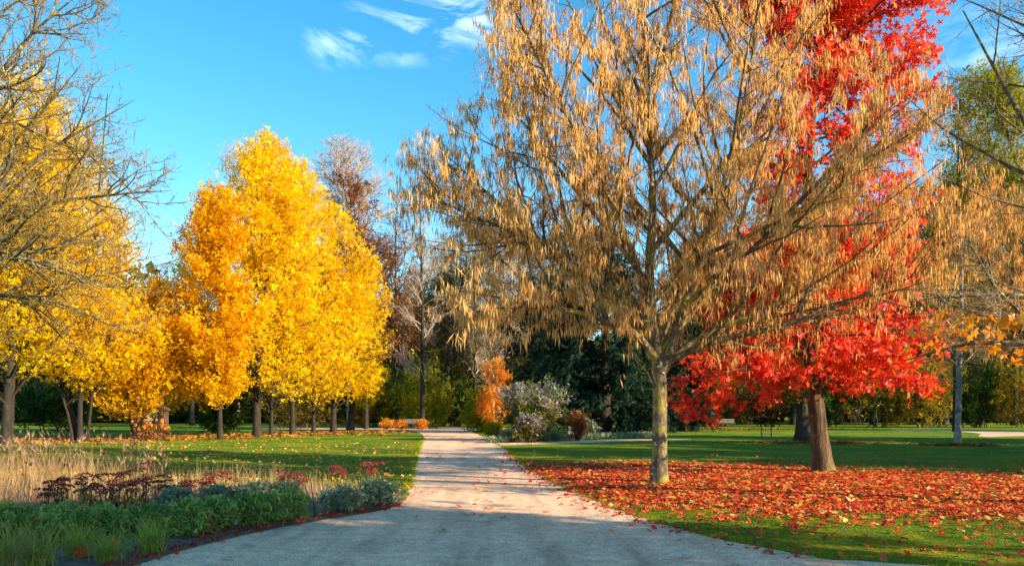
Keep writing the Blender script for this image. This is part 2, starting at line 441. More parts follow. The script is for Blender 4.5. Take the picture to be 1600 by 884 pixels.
sheet('ground', [(-1500, -600), (1500, -600), (1500, 1800), (-1500, 1800)], 0, M['lawn'], kind='structure')

left_edge = [(200, 884), (300, 852), (400, 829), (480, 813), (560, 801), (615, 791), (636, 776), (644, 755), (649, 730), (655, 700), (664, 678)]
right_edge = [(738, 675), (762, 685), (785, 697), (803, 715), (840, 741), (900, 771), (990, 806), (1080, 832), (1200, 858), (1380, 884)]
far_end = [(640, 671.5), (560, 671), (400, 671), (400, 667.5), (560, 667), (660, 667.3), (740, 667.5), (790, 667), (790, 670), (735, 671.5)]
PATH = [G(*p) for p in left_edge] + [G(*p) for p in far_end] + [G(*p) for p in right_edge] + \
       [np.array(q) for q in ((7.5, 6.9, 0), (16, 5.5, 0), (40, 3, 0), (40, -14, 0), (-30, -14, 0), (-30, 1.0, 0), (-9, 4.2, 0), (-5.2, 6.6, 0))]
PATH = smooth_poly(PATH, 2)
def densify(p, step, amp):
    q = []
    for i in range(len(p)):
        a, b = p[i], p[(i + 1) % len(p)]; l = np.linalg.norm(b - a); m = max(1, int(l / step)) if 0 < a[1] < 40 else 1
        q += [a + (b - a) * k / m for k in range(m)]
    q = np.array(q); s_ = np.cumsum(RNG.normal(size=(len(q), 2)), 0); s_ -= np.stack([np.convolve(s_[:, i], np.ones(15) / 15, 'same') for i in (0, 1)], 1)
    q[:, :2] += np.clip(s_ * amp * .9, -.11, .11); return q
PATH = densify(PATH, .12, .03)
rr = RNG.normal(size=(len(PATH), 2)) * .008
PATH[:, :2] += rr
sheet('path', PATH, .004, M['gravel'], kind='structure')
SIDE = [G(783, 695.5), G(850, 693.5), G(930, 691), G(1015, 688), G(1080, 686.2), G(1080, 685), G(1015, 685.6), G(930, 687.4), G(850, 689.3), G(770, 691)]
sheet('side_path', SIDE, .008, M['gravel'], kind='structure')
FARP = [G(1525, 683), G(1600, 680.5), G(1800, 679), G(1800, 672), G(1600, 673), G(1540, 672.5), G(1400, 670.5), G(1380, 672), G(1500, 674), G(1535, 677)]
sheet('far_path', smooth_poly(FARP, 1), .008, M['gravel'], kind='structure')
BED = [G(-200, 1010), G(200, 887), G(300, 855), G(400, 832), G(480, 816), G(560, 804), G(618, 793), G(640, 776), G(600, 762), G(450, 756), G(250, 752), G(0, 745), G(-500, 760)]
BED = np.array(BED)
sheet('flower_bed', smooth_poly(BED, 1), .008, M['soil'], kind='structure')

# ------------------------------------------------------------------ tree growing
class Env:
    def __init__(s, zs, rs, cx=None, cy=None, lump=.16, seed=0, ys=1.0):
        s.z, s.r, s.ys, s.l = np.array(zs, float), np.array(rs, float), ys, lump
        s.cx = np.zeros(len(zs)) if cx is None else np.array(cx, float)
        s.cy = np.zeros(len(zs)) if cy is None else np.array(cy, float)
        s.ph = np.random.default_rng(seed).uniform(0, 6.28, 4)
    def inside(s, p):
        z = p[..., 2]
        x = p[..., 0] - np.interp(z, s.z, s.cx); y = (p[..., 1] - np.interp(z, s.z, s.cy)) / s.ys
        h = s.z[-1] - s.z[0]
        th = np.arctan2(y, x); zz = (z - s.z[0]) / h
        R = np.interp(z, s.z, s.r) * (1 + s.l * (np.sin(3 * th + s.ph[0] + 7 * zz) * .6 + np.sin(5 * th + s.ph[1] - 13 * zz) * .5 + .5 * np.sin(2 * th + s.ph[2] + 21 * zz)))
        return (z > s.z[0]) & (z < s.z[-1]) & (x * x + y * y < R * R)
    def reach(s, o, d, mx):
        t = np.linspace(.04, 1, 28) * mx
        p = o[:, None] + d[:, None] * t[None, :, None]
        i = s.inside(p)
        last = np.where(i.any(1), 27 - np.argmax(i[:, ::-1], 1), -1)
        return np.where(last >= 0, t[np.maximum(last, 0)], 0.0)

def resample(pts, k):
    p = np.array(pts, float); s = np.r_[0, np.cumsum(np.linalg.norm(np.diff(p, axis=0), axis=1))]
    t = np.linspace(0, s[-1], k)
    q = np.stack([np.interp(t, s, p[:, i]) for i in range(p.shape[1])], 1)
    for _ in range(3): q[1:-1] = .25 * q[:-2] + .5 * q[1:-1] + .25 * q[2:]
    return q
def at(Pn, i, t):
    K = Pn.shape[1] - 1; s = np.clip(t * K, 0, K - 1e-4); j = s.astype(int); f = (s - j)[:, None]
    a, b = Pn[i, j], Pn[i, j + 1]
    return a * (1 - f) + b * f, unit(b - a)
def spawn(rng, Pn, Rn, n, t0, t1, ang, bias=None, by_len=True, tpow=1.0):
    ln = np.linalg.norm(np.diff(Pn, axis=1), axis=2).sum(1)
    w = ln / ln.sum() if by_len else np.full(len(ln), 1 / len(ln))
    i = rng.choice(len(ln), n, p=w); t = t0 + (t1 - t0) * rng.uniform(0, 1, n) ** tpow
    o, tan = at(Pn, i, t)
    q = rng.normal(size=(n, 3)); q = unit(q - (q * tan).sum(1, keepdims=True) * tan)
    a = np.radians(rng.uniform(ang[0], ang[1], n))[:, None]
    d = np.cos(a) * tan + np.sin(a) * q
    if bias is not None: d = unit(d + np.asarray(bias))
    K = Rn.shape[1] - 1; s = np.clip(t * K, 0, K - 1e-4); j = s.astype(int); f = s - j
    r = Rn[i, j] * (1 - f) + Rn[i, j + 1] * f
    return o, d, t, r
def grow(rng, o, d, L, K, up=0., wander=.1):
    pts = [o]; p = o.copy(); d = d.copy()
    for k in range(K):
        d = unit(d + wander * rng.normal(size=d.shape) + np.array([0, 0, up]))
        p = p + d * (L / K)[:, None]; pts.append(p)
    return np.stack(pts, 1)
def radii(r0, K, tip=.12, pw=1.0):
    t = np.linspace(0, 1, K + 1)
    return r0[:, None] * (1 - (1 - tip) * t ** pw)[None]

def branch(rng, env, Pn, Rn, spec):
    """one level of branches off the polylines Pn"""
    o, d, t, r = spawn(rng, Pn, Rn, spec['n'], *spec.get('t', (.2, 1.)), spec['ang'], spec.get('bias'), spec.get('by_len', True), spec.get('tpow', 1.))
    lo, hi = spec['len']
    if spec.get('fill'):
        L = env.reach(o, d, spec['fill']) * rng.uniform(lo, hi, len(o))
    else:
        L = rng.uniform(lo, hi, len(o)) * (1 - spec.get('lt', .4) * t)
        if env is not None: L = np.minimum(L, np.maximum(env.reach(o, d, float(L.max())), .15 * L))
    k = L > spec.get('min', .05); o, d, L, r = o[k], d[k], L[k], r[k]
    pts = grow(rng, o, d, L, spec['K'], spec.get('up', 0), spec.get('wander', .1))
    r0 = np.minimum(r * .75, spec['rr'] * L + spec.get('rmin', .003))
    return pts, radii(np.maximum(r0, spec.get('rmin', .003)), spec['K'], spec.get('tip', .15))

def lm_points(rng, Pn, n, t=(.15, 1.)):
    ln = np.linalg.norm(np.diff(Pn, axis=1), axis=2).sum(1)
    i = rng.choice(len(ln), n, p=ln / ln.sum())
    return at(Pn, i, rng.uniform(t[0], t[1], n))

def leaves_at(rng, Pn, n, size, mode, jit=.05, t=(.15, 1.), droop=.2):
    pos, tan = lm_points(rng, Pn, n, t)
    pos = pos + rng.normal(size=pos.shape) * jit
    r = rng.normal(size=(n, 3))
    if mode == 'flat':
        y = unit(tan + .7 * r * np.array([1, 1, .35]) + np.array([0, 0, -droop])); zh = unit(np.array([0, 0, 1.]) + .45 * rng.normal(size=(n, 3)))
    elif mode == 'hang':
        y = unit(np.array([0, 0, -1.]) + .14 * r); zh = rng.normal(size=(n, 3))
    elif mode == 'droop':
        y = unit(tan * .4 + .6 * r + np.array([0, 0, -.7])); zh = rng.normal(size=(n, 3)) + np.array([0, 0, .5])
    else:
        y = unit(r); zh = rng.normal(size=(n, 3))
    sc = size[0] + (size[1] - size[0]) * rng.uniform(0, 1, n)
    return pos, frames(y, zh), sc

def tree(name, label, cat, base, trunks, env, levels, bark, twig, seed, group=None, leaf=(), wood_levels=1, sides=(14, 7, 4, 3, 3), bark_amp=.04, twig_name='branchwork', K0=26):
    """trunks: list of [(x,y,z,r) ...] in local metres. leaf: dicts with tpl, mat, n, size, mode, from"""
    rng = np.random.default_rng(seed)
    root = thing(name, label, cat, base, group)
    T = np.stack([resample(tr, K0) for tr in trunks])
    Pn, Rn = T[..., :3], T[..., 3].copy()
    for q in range(len(trunks)):                       # root flare
        Rn[q] *= 1 + .32 * np.exp(-np.maximum(Pn[q, :, 2], 0) / .22)
    Pn = Pn.copy(); Pn[:, 0, 2] -= .06
    gt = Geo(); tubes(gt, Pn, Rn, sides[0], bark=bark_amp, rng=rng)
    gb = Geo(); L = [(Pn, Rn)]
    for li, sp in enumerate(levels):
        par = sp.get('from', [li])
        pp, pr = [], []
        for pi in par:
            pts, rad = branch(rng, env, *L[pi], dict(sp, n=int(sp['n'] * (1 if len(par) == 1 else 1 / len(par)))))
            pp.append(pts); pr.append(rad)
        pts, rad = np.concatenate(pp), np.concatenate(pr)
        L.append((pts, rad))
        tubes(gt if li < wood_levels else gb, pts, rad, sides[min(li + 1, len(sides) - 1)], tint=rng.uniform(0, 1, len(pts)))
    gt.build('trunk', bark, root, smooth=True)
    if gb.n: gb.build(twig_name, twig, root, smooth=True, kind='stuff')
    for lf in leaf:
        fr = lf.get('from', [len(levels)])
        pts_all, R_all, sc_all, ti_all = [], [], [], []
        for fi in fr:
            n = int(lf['n'] / len(fr))
            if 'cluster' in lf:
                nc = n // lf['cluster']; c0, tn = lm_points(rng, L[fi][0], nc, lf.get('t', (.15, 1.))); k = rng.integers(0, nc, n); n = len(k)
                pos = c0[k] + tn[k] * rng.uniform(-.09, .09, (n, 1)) + rng.normal(size=(n, 3)) * [.03, .03, .035]
                r_ = rng.normal(size=(n, 3)); y_ = unit(np.array([0, 0, -1.]) + rng.choice([.07, .14, .32], (n, 1)) * r_)
                cs = rng.uniform(.6, 1.15, nc)[k]
                pts_all.append(pos); R_all.append(frames(y_, rng.normal(size=(n, 3)))); sc_all.append((lf['size'][0] + (lf['size'][1] - lf['size'][0]) * rng.uniform(0, 1, n)) * cs); continue
            pos, R, sc = leaves_at(rng, L[fi][0], n, lf['size'], lf['mode'], lf.get('jit', .05), lf.get('t', (.15, 1.)), lf.get('droop', .2))
            pts_all.append(pos); R_all.append(R); sc_all.append(sc)
        pos, R, sc = np.concatenate(pts_all), np.concatenate(R_all), np.concatenate(sc_all)
        if 'keep' in lf:
            k = lf['keep'](pos); pos, R, sc = pos[k], R[k], sc[k]
        ti = np.clip(lf.get('tint', .5) + lf.get('tvar', .28) * rng.normal(size=len(pos)), 0, 1)
        ns = lf.get('single', 0)
        if ns:                                          # the ones nearest the eye are parts of their own
            wp = pos + np.array(base) - np.array([0, 0, CAM_H])
            px = HX + wp[:, 0] / wp[:, 1] * F; py = HY - wp[:, 2] / wp[:, 1] * F
            dist = np.linalg.norm(wp, axis=1) / sc
            dist[(px < 4) | (px > 1596) | (py < 4) | (py > 880)] = 1e9
            o_ = np.argsort(dist)[:ns]; mask = np.zeros(len(pos), bool); mask[o_] = True
            single_parts(lf['part'], lf['tpl'], lf['mat'], root, pos[mask], R[mask], sc[mask], ti[mask])
            pos, R, sc, ti = pos[~mask], R[~mask], sc[~mask], ti[~mask]
        if not len(pos): continue
        g = Geo(); scatter(g, lf['tpl'], pos, R, sc, ti)
        g.build(lf.get('name', 'crown'), lf['mat'], root, kind='stuff')
    return root, L

def single_parts(name, tpl, mat, root, pos, R, sc, ti, nvar=7, each=None):
    meshes = []
    for q in range(nvar):
        g = Geo(); g.add(tpl[0], tpl[1], (q + .5) / nvar); meshes.append(g.mesh(name, mat))
    firsts = {}
    res = []
    for k in range(len(pos)):
        q = min(nvar - 1, int(ti[k] * nvar))
        o = firsts[q].copy() if q in firsts else bpy.data.objects.new(name, meshes[q])
        firsts.setdefault(q, o)
        C.objects.link(o)
        if root is not None: o.parent = root
        s = np.broadcast_to(np.asarray(sc[k], float), (3,))
        Mx = Matrix([[*(R[k][i] * s), pos[k][i]] for i in range(3)] + [[0, 0, 0, 1]])
        o.matrix_local = Mx
        if each: each(o, ti[k])
        res.append(o)
    return res
# ------------------------------------------------------------------ the catkin tree by the path
def loc_fn(bpx, bpy_):
    b = G(bpx, bpy_); Y = b[1]
    return b, lambda px, py, dy=0.: ((px - bpx) * Y / F, dy, CAM_H + (HY - py) * Y / F)
HZ, lz = loc_fn(1030, 756)
def tr(pts, f): return [(*f(*p[:2]), p[2]) if len(p) == 3 else (*f(p[0], p[1], p[2]), p[3]) for p in pts]
hz_env = Env([1.9, 2.4, 3.2, 4, 5, 6.2, 7.2, 8.2, 9.2, 10.5, 12, 13.2], [2.2, 4.2, 5.2, 5.8, 5.9, 5.8, 5.4, 5.0, 4.7, 4.4, 3.4, .6], [.35] * 8 + [.4] * 4, lump=.09, seed=2)
hz_tr = [
    [(0, 0, 0, .172), (.01, 0, 1.0, .155), (.02, 0, 2.0, .15), (.04, 0, 2.55, .16), (-.12, .05, 3.2, .12), (-.22, .1, 4.4, .10), (-.1, .0, 6.2, .075), (-.35, .05, 8.4, .05), (-.3, .1, 10.6, .03), (-.25, 0, 12.6, .01)],
    [(.02, 0, 2.35, .11), (.28, -.1, 2.9, .095), (.45, -.2, 3.7, .08), (.9, -.35, 5.0, .065), (1.5, -.4, 7.0, .045), (1.9, -.5, 9.2, .03), (2.1, -.5, 11., .008)],
    [(.05, 0, 2.5, .09), (.7, .2, 3.0, .075), (1.8, .5, 3.5, .06), (3.2, .6, 4.0, .045), (4.6, .7, 4.9, .03), (5.7, .7, 5.6, .01)],
    [(.05, .05, 2.5, .075), (.9, -.4, 2.95, .062), (2.4, -.9, 3.25, .05), (4.0, -1.2, 3.9, .03), (5.4, -1.3, 4.4, .01)],
    [(-.02, 0, 2.6, .08), (-.5, -.3, 3.1, .07), (-1.5, -.6, 3.5, .055), (-2.8, -.9, 3.7, .035), (-4.0, -1.1, 3.9, .01)],
    [(-.1, .05, 3.0, .075), (-.7, .5, 3.7, .065), (-1.9, .9, 4.7, .05), (-3.2, 1.0, 6.0, .035), (-4.6, 1.1, 7.3, .01)],
    [(-.15, .05, 3.3, .065), (-1.0, -.2, 4.1, .055), (-2.4, -.5, 4.9, .04), (-3.9, -.7, 5.5, .025), (-5.1, -.8, 6.0, .008)],
    [(-.18, .1, 4.2, .06), (-.9, .5, 5.3, .05), (-2.0, .8, 6.8, .035), (-3.2, .9, 8.4, .008)],
    [(-.18, .1, 3.6, .07), (-.6, -.7, 4.6, .06), (-1.4, -1.5, 6.0, .045), (-2.5, -2.1, 7.8, .03), (-3.3, -2.3, 9.3, .01)],
    [(.45, -.2, 3.7, .06), (1.4, -1.2, 4.5, .05), (2.6, -2.1, 5.8, .04), (3.9, -2.5, 7.2, .01)],
    [(.0, .1, 2.9, .06), (.6, 1.3, 3.8, .05), (1.4, 2.8, 5.2, .04), (2.2, 3.6, 7.0, .01)],
]
hz, hzL = tree('catkin_tree', 'tall catkin-hung tree, its slim lichen-spotted trunk rising from red leaves by the path', 'tree', HZ, hz_tr, hz_env,
    [dict(n=200, ang=(28, 64), len=(.5, 1.0), fill=6.0, K=7, up=.05, wander=.09, rr=.011, t=(.15, .97), tpow=.78, rmin=.006),
     dict(n=2300, ang=(25, 65), len=(.5, 1.4), K=4, up=.03, wander=.12, rr=.008, t=(.12, 1.), rmin=.0045, **{'from': [1, 1, 0]}),
     dict(n=5200, ang=(25, 70), len=(.2, .6), K=3, up=.02, wander=.16, rr=.006, t=(.1, 1.), rmin=.0034, **{'from': [1, 2, 2]})],
    M['hazel_bark'], M['hazel_twig'], 21, wood_levels=1, sides=(20, 7, 4, 3), bark_amp=.03, K0=34,
    leaf=[dict(tpl=CATKIN, mat=M['catkin'], n=100000, size=(.12, .27), cluster=3, mode='hang', jit=.05, t=(.05, 1.), tint=.55, tvar=.26, name='catkins', keep=lambda p: ((np.hypot(p[:, 0], p[:, 1]) > .75) | (p[:, 2] > 3.5)) & ((p[:, 0] < .4) | (p[:, 2] > 3.9) | (np.random.default_rng(5).uniform(0, 1, len(p)) < .3)), single=300, part='catkin', **{'from': [2, 3, 3]})])
# ------------------------------------------------------------------ the red tree
RD, lr = loc_fn(1286, 738)
rd_env = Env([1.15, 1.5, 2.3, 3.3, 4.6, 6, 8, 10, 11.5, 13, 15.3], [1.8, 3.2, 3.7, 3.6, 3.3, 2.9, 2.8, 2.9, 3.1, 2.6, .3], [-.5, -.45, -.5, -.5, -.3, -.1, .2, .5, .6, .6, .5], lump=.14, seed=5)
rd_tr = [[(.02, 0, 0, .25), (-.07, 0, .8, .225), (-.16, 0, 1.6, .205), (-.30, 0, 2.8, .18), (-.42, .05, 4.2, .15), (-.5, 0, 5.6, .12), (-.35, 0, 8, .09), (-.1, 0, 11, .05), (.1, 0, 14.8, .01)]]
rd, rdL = tree('sweetgum_tree', 'tree with blazing red star-shaped leaves and a thick furrowed leaning trunk', 'tree', RD, rd_tr, rd_env,
    [dict(n=120, ang=(48, 82), len=(.7, 1.02), fill=4.6, K=7, up=-.01, wander=.08, rr=.011, t=(.13, .98), rmin=.008, bias=(0, 0, -.15), by_len=False, tpow=1.35),
     dict(n=1100, ang=(30, 65), len=(.4, 1.2), K=4, up=-.02, wander=.12, rr=.008, t=(.15, 1.), rmin=.004),
     dict(n=3000, ang=(25, 70), len=(.2, .5), K=3, up=-.04, wander=.16, rr=.006, t=(.1, 1.), rmin=.003, **{'from': [1, 2]})],
    M['red_bark'], M['dark_bark'], 31, wood_levels=1, sides=(26, 6, 4, 3), bark_amp=.06, K0=40,
    leaf=[dict(tpl=STAR, mat=M['red'], n=27000, size=(.10, .19), mode='droop', jit=.09, tint=.57, tvar=.27, single=300, part='leaf', **{'from': [2, 3]})])
print('big two', flush=True)
# ------------------------------------------------------------------ yellow trees
def px_env(bpx, Y, rows, seed, lump=.14, ys=.9):
    """rows: (photo y, centre x, half width) top to bottom"""
    rows = rows[::-1]; k = Y / F
    return Env([CAM_H + (HY - r[0]) * k for r in rows], [r[2] * k for r in rows], [(r[1] - bpx) * k for r in rows], lump=lump, seed=seed, ys=ys)
def yellow(label, bpx, Y, rows, seed, n, mat, size, trunk_r=.3, stems=1, spread=.25, clear=1.0, group=None, name='hornbeam_tree', wide=1.08):
    base = np.array([(bpx - HX) / F * Y, Y, 0.])
    rows = [(y_, c_, w_ * wide) for y_, c_, w_ in rows]
    env = px_env(bpx, Y, rows, seed, lump=.09); top = env.z[-1]; r = np.random.default_rng(seed)
    trunks = []
    for s in range(stems):
        a = r.uniform(0, 6.28) if s else 0; ex = env.cx[-1] if stems == 1 else env.cx[-1] + math.cos(a) * spread * top * .5
        b0 = (math.cos(a) * .35 * (s > 0), math.sin(a) * .35 * (s > 0))
        rr_ = trunk_r * .74 * (1 if s == 0 else r.uniform(.5, .8)); tt = top * (.97 if s == 0 else r.uniform(.5, .75))
        trunks.append([(b0[0], b0[1], 0, rr_), (b0[0] * 1.6 + r.normal() * .06, b0[1] * 1.6, tt * .12, rr_ * .82), (b0[0] + (ex - b0[0]) * .3 + r.normal() * .15, b0[1] * 3, tt * .4, rr_ * .6), (ex, b0[1] * 4, tt, .02)])
    fl = max(env.r) * 1.25
    t, L = tree(name, label, 'tree', base, trunks, env,
        [dict(n=120, ang=(38, 68), len=(.7, 1.03), fill=fl, K=6, up=.03, wander=.07, rr=.009, t=(.1 * clear, .99), rmin=.012, bias=(0, 0, .05), by_len=False),
         dict(n=1000, ang=(25, 55), len=(.12 * fl, .34 * fl), K=4, up=.02, wander=.1, rr=.007, t=(.2, 1.), rmin=.007)],
        M['dark_bark'], M['dark_bark'], seed, group=group, wood_levels=0, sides=(10, 5, 3, 3), K0=18,
        leaf=[dict(tpl=SPRAY3, mat=mat, n=int(n * 1.65), size=(size[0] * .85, size[1] * .85), mode='flat', jit=.2, t=(.25, 1.05), tint=.5, tvar=.26, **{'from': [1, 2, 2]})])
    return t
GY = 'yellow hornbeams across the lawn'
yellow('tallest yellow tree, the pointed peak of the golden clump across the lawn', 402, 50.5, [(200, 420, 3), (222, 418, 22), (262, 406, 56), (320, 392, 96), (400, 384, 116), (480, 384, 122), (560, 400, 112), (606, 405, 104), (628, 405, 80), (645, 405, 30)], 41, 14500, M['yellow'], (.22, .5), .36, group=GY)
yellow('golden tree second from the peak, on the shoulder of the golden clump', 457, 56, [(240, 462, 6), (285, 470, 34), (340, 478, 60), (420, 485, 84), (520, 490, 95), (590, 490, 90), (622, 490, 60), (640, 490, 20)], 42, 8500, M['yellow'], (.24, .5), .26, group=GY)
yellow('golden tree on the sloping side of the golden clump, facing the path', 521, 60, [(318, 524, 6), (365, 532, 34), (430, 540, 58), (500, 548, 72), (570, 552, 74), (620, 550, 55), (640, 550, 20)], 43, 7500, M['yellow'], (.24, .5), .32, group=GY)
yellow('shortest golden tree at the path end of the golden clump', 547, 68, [(405, 578, 5), (440, 580, 24), (500, 585, 40), (560, 588, 44), (615, 585, 36), (640, 580, 14)], 44, 4500, M['yellow'], (.24, .48), .42, group=GY)
yellow('golden tree at the left flank of the golden clump, next to its peak', 344, 46, [(282, 346, 6), (315, 342, 26), (350, 334, 42), (390, 326, 52), (430, 322, 60), (500, 318, 66), (570, 325, 66), (620, 325, 54), (640, 330, 20)], 45, 12000, M['gold'], (.24, .5), .22, group=GY, wide=1.15)
yellow('thin-trunked golden tree inside the golden clump, second trunk from the tallest', 424, 53, [(330, 440, 20), (400, 440, 60), (500, 440, 85), (570, 435, 85), (622, 430, 50)], 46, 3800, M['yellow'], (.24, .48), .2, group=GY)
yellow('slender pale-trunked golden tree mid-row inside the golden clump', 490, 58, [(380, 500, 15), (440, 500, 50), (530, 500, 75), (600, 500, 70), (630, 500, 30)], 47, 3500, M['yellow'], (.24, .48), .2, group=GY)
GL = 'wide yellow trees behind the dry grass'
yellow('broad yellow tree with a leaning trunk behind the dry grass, cut off by the frame', 10, 38, [(70, 0, 10), (130, 20, 50), (210, 20, 95), (320, 20, 125), (450, 0, 160), (560, 10, 165), (620, 30, 155), (655, 40, 110), (672, 50, 40)], 51, 17000, M['yellow'], (.2, .42), .28, 2, .3, group=GL, wide=1.18)
yellow('many-stemmed yellow tree whose low boughs hang over the dry grass', 125, 42, [(130, 70, 10), (200, 72, 34), (300, 80, 75), (400, 95, 110), (500, 105, 125), (580, 110, 125), (630, 115, 118), (655, 110, 85), (668, 110, 30)], 52, 16000, M['yellow'], (.2, .4), .2, 6, .35, group=GL, wide=1.18)
yellow('low round orange-yellow tree between the many-stemmed tree and golden clump', 222, 46, [(432, 235, 10), (460, 235, 50), (510, 238, 78), (560, 240, 88), (605, 240, 92), (640, 236, 75), (656, 236, 30)], 53, 10000, M['gold'], (.2, .4), .2, 5, .4, group=GL, wide=1.18)
print('yellow', flush=True)
# ------------------------------------------------------------------ bare ash over the dry grass
AY = 13.0
ab = np.array([(-190 - HX) / F * AY, AY, 0])
ka = AY / F
ash_env = Env([2.3, 2.9, 4, 5, 5.6, 6.4, 8, 10, 12], [3.0, 4.3, 4.7, 5.0, 4.7, 4.3, 4.2, 3.4, .5], lump=.08, seed=4)
ash_tr = [[(0, 0, 0, .32), (0, 0, 2, .28), (.1, 0, 4, .22), (.1, .1, 7, .14), (0, 0, 11.5, .02)],
          [(.1, 0, 3.2, .10), (1.2, -.1, 4.1, .07), (2.6, .0, 4.9, .04), (4.0, .1, 5.1, .022), (4.7, .15, 5.15, .004)],
          [(.1, 0, 3.6, .12), (1.2, .5, 4.9, .06), (2.4, .8, 6.1, .035), (3.8, .8, 6.9, .004)],
          [(.1, 0, 2.9, .10), (1.4, -.6, 3.7, .055), (2.8, -.8, 3.9, .03), (4.1, -.9, 3.4, .004)], [(.1, 0, 2.7, .10), (1.3, .3, 3.5, .055), (2.6, .5, 3.4, .03), (3.9, .6, 2.8, .004)],
          [(.1, .1, 4.8, .10), (1.2, .3, 6.4, .05), (2.4, .2, 7.8, .03), (3.4, .2, 8.6, .004)],
          [(0, 0, 3.4, .10), (.9, -1.3, 4.6, .05), (1.8, -2.4, 5.6, .03), (2.6, -3.0, 6.1, .004)]]
ash_tr = [ash_tr[0]] + [[(x, y, z, r * .8) for x, y, z, r in t_] for t_ in ash_tr[1:]]
tree('ash_tree', 'leafless tree with yellow lichened twigs arching into the sky over the dry grass', 'tree', ab, ash_tr, ash_env,
    [dict(n=120, ang=(25, 65), len=(.5, 1.), fill=4.0, K=8, up=.03, wander=.13, rr=.009, t=(.2, .97), rmin=.008, bias=(.2, 0, -.15)),
     dict(n=1000, ang=(30, 70), len=(.5, 1.3), K=6, up=.02, wander=.17, rr=.007, t=(.1, 1.), rmin=.007, bias=(.1, 0, -.1)),
     dict(n=6000, ang=(30, 75), len=(.2, .6), K=3, up=.14, wander=.18, rr=.006, t=(.1, 1.), rmin=.0055, **{'from': [2, 2, 1]}),
     dict(n=6000, ang=(30, 70), len=(.08, .26), K=2, up=.3, wander=.12, rr=.008, t=(.2, 1.), rmin=.0045, tip=.9)],
    M['ash_bark'], M['ash_twig'], 61, wood_levels=1, sides=(14, 7, 4, 3, 3), bark_amp=.04)
# ------------------------------------------------------------------ trees at the other border of the frame
BY = 12.4
bb = np.array([(1790 - HX) / F * BY, BY, 0])
bo_env = Env([1.9, 2.4, 3.2, 4.5, 6, 8, 10, 12.5], [2.4, 4.6, 5.0, 4.4, 3.9, 4.3, 4.2, 1.], lump=.1, seed=8)
bo_tr = [[(0, 0, 0, .25), (0, 0, 2, .21), (-.1, 0, 4, .16), (-.1, 0, 8, .09), (0, 0, 12, .015)],
         [(0, 0, 2.6, .10), (-1.2, -.1, 3.4, .08), (-2.6, 0, 3.9, .05), (-4.4, .1, 3.8, .012)],
         [(-.1, 0, 4.0, .10), (-1.2, .1, 5.6, .08), (-2.4, .1, 7.4, .05), (-3.6, .1, 9.6, .012)],
         [(-.1, 0, 5.0, .09), (-1.0, -.3, 7.0, .07), (-2.0, -.4, 9.2, .04), (-2.8, -.4, 11., .012)],
         [(0, 0, 2.2, .09), (-1.5, .6, 2.9, .07), (-3.0, .8, 3.0, .04), (-4.4, .9, 2.6, .01)]]
q_ = .775; zf = lambda z: CAM_H + (z - CAM_H) * q_ if z > CAM_H else z
bo_env.z = np.array([zf(z) for z in bo_env.z]); bo_env.r *= q_
bo_tr = [[(x * q_, y * q_, zf(z), r * q_) for x, y, z, r in tr_] for tr_ in bo_tr]
tree('orange_leaved_tree', 'nearly bare tree, dark seed clusters above and large orange leaves on low boughs', 'tree', bb, bo_tr, bo_env,
    [dict(n=60, ang=(25, 60), len=(.6, 1.), fill=3.6, K=7, up=.03, wander=.1, rr=.010, t=(.2, .97), rmin=.006, bias=(-.25, 0, 0)),
     dict(n=800, ang=(30, 65), len=(.36, .95), K=5, up=.02, wander=.18, rr=.007, t=(.1, 1.), rmin=.0045, bias=(-.1, 0, 0)),
     dict(n=4500, ang=(30, 75), len=(.13, .36), K=3, up=.05, wander=.2, rr=.006, t=(.1, 1.), rmin=.003)],
    M['ash_bark'], M['tan_twig'], 71, wood_levels=1, sides=(14, 7, 4, 3), bark_amp=.04,
    leaf=[dict(tpl=CATKIN, mat=M['seed'], n=3600, size=(.036, .072), mode='droop', jit=.05, name='seed_clusters', keep=lambda p: p[:, 2] > 3.7, **{'from': [2, 3]}),
          dict(tpl=MAPLE, mat=M['orange'], n=1500, size=(.12, .21), mode='droop', jit=.13, name='crown', keep=lambda p: (p[:, 2] < 3.05) & (p[:, 0] < -1.8), single=200, part='leaf', tint=.5, **{'from': [2, 3]})])
HB2 = np.array([(1660 - HX) / F * 23, 23, 0.])
h2_env = Env([2.6, 3.4, 4.4, 6, 7.5, 9, 10.2], [1.6, 3.6, 4.3, 4.4, 3.8, 2.6, .4], lump=.15, seed=9)
tree('catkin_tree', 'smaller catkin-hung tree leaning in from the frame edge above the far lawn', 'tree', HB2,
    [[(0, 0, 0, .17), (0, 0, 2.6, .14), (-.2, 0, 5, .08), (-.1, 0, 9.8, .012)], [(0, 0, 2.6, .09), (-1, 0, 4, .07), (-2.4, 0, 6, .04), (-3.4, 0, 7.4, .01)], [(0, 0, 2.6, .08), (-1.4, -.5, 3.6, .06), (-3.2, -.8, 4.6, .02)]], h2_env,
    [dict(n=44, ang=(28, 62), len=(.55, 1.0), fill=4.6, K=6, up=.05, wander=.09, rr=.011, t=(.15, .97), rmin=.007),
     dict(n=360, ang=(25, 65), len=(.5, 1.3), K=4, up=.03, wander=.12, rr=.008, t=(.12, 1.), rmin=.005),
     dict(n=1100, ang=(25, 70), len=(.2, .5), K=3, up=.02, wander=.16, rr=.006, t=(.1, 1.), rmin=.0035)],
    M['hazel_bark'], M['hazel_twig'], 22, wood_levels=1, sides=(12, 6, 4, 3),
    leaf=[dict(tpl=CATKIN, mat=M['catkin'], n=21000, size=(.14, .28), cluster=3, mode='hang', jit=.06, t=(.05, 1.), tint=.5, tvar=.26, name='catkins', **{'from': [2, 3]})])
print('edge trees', flush=True)
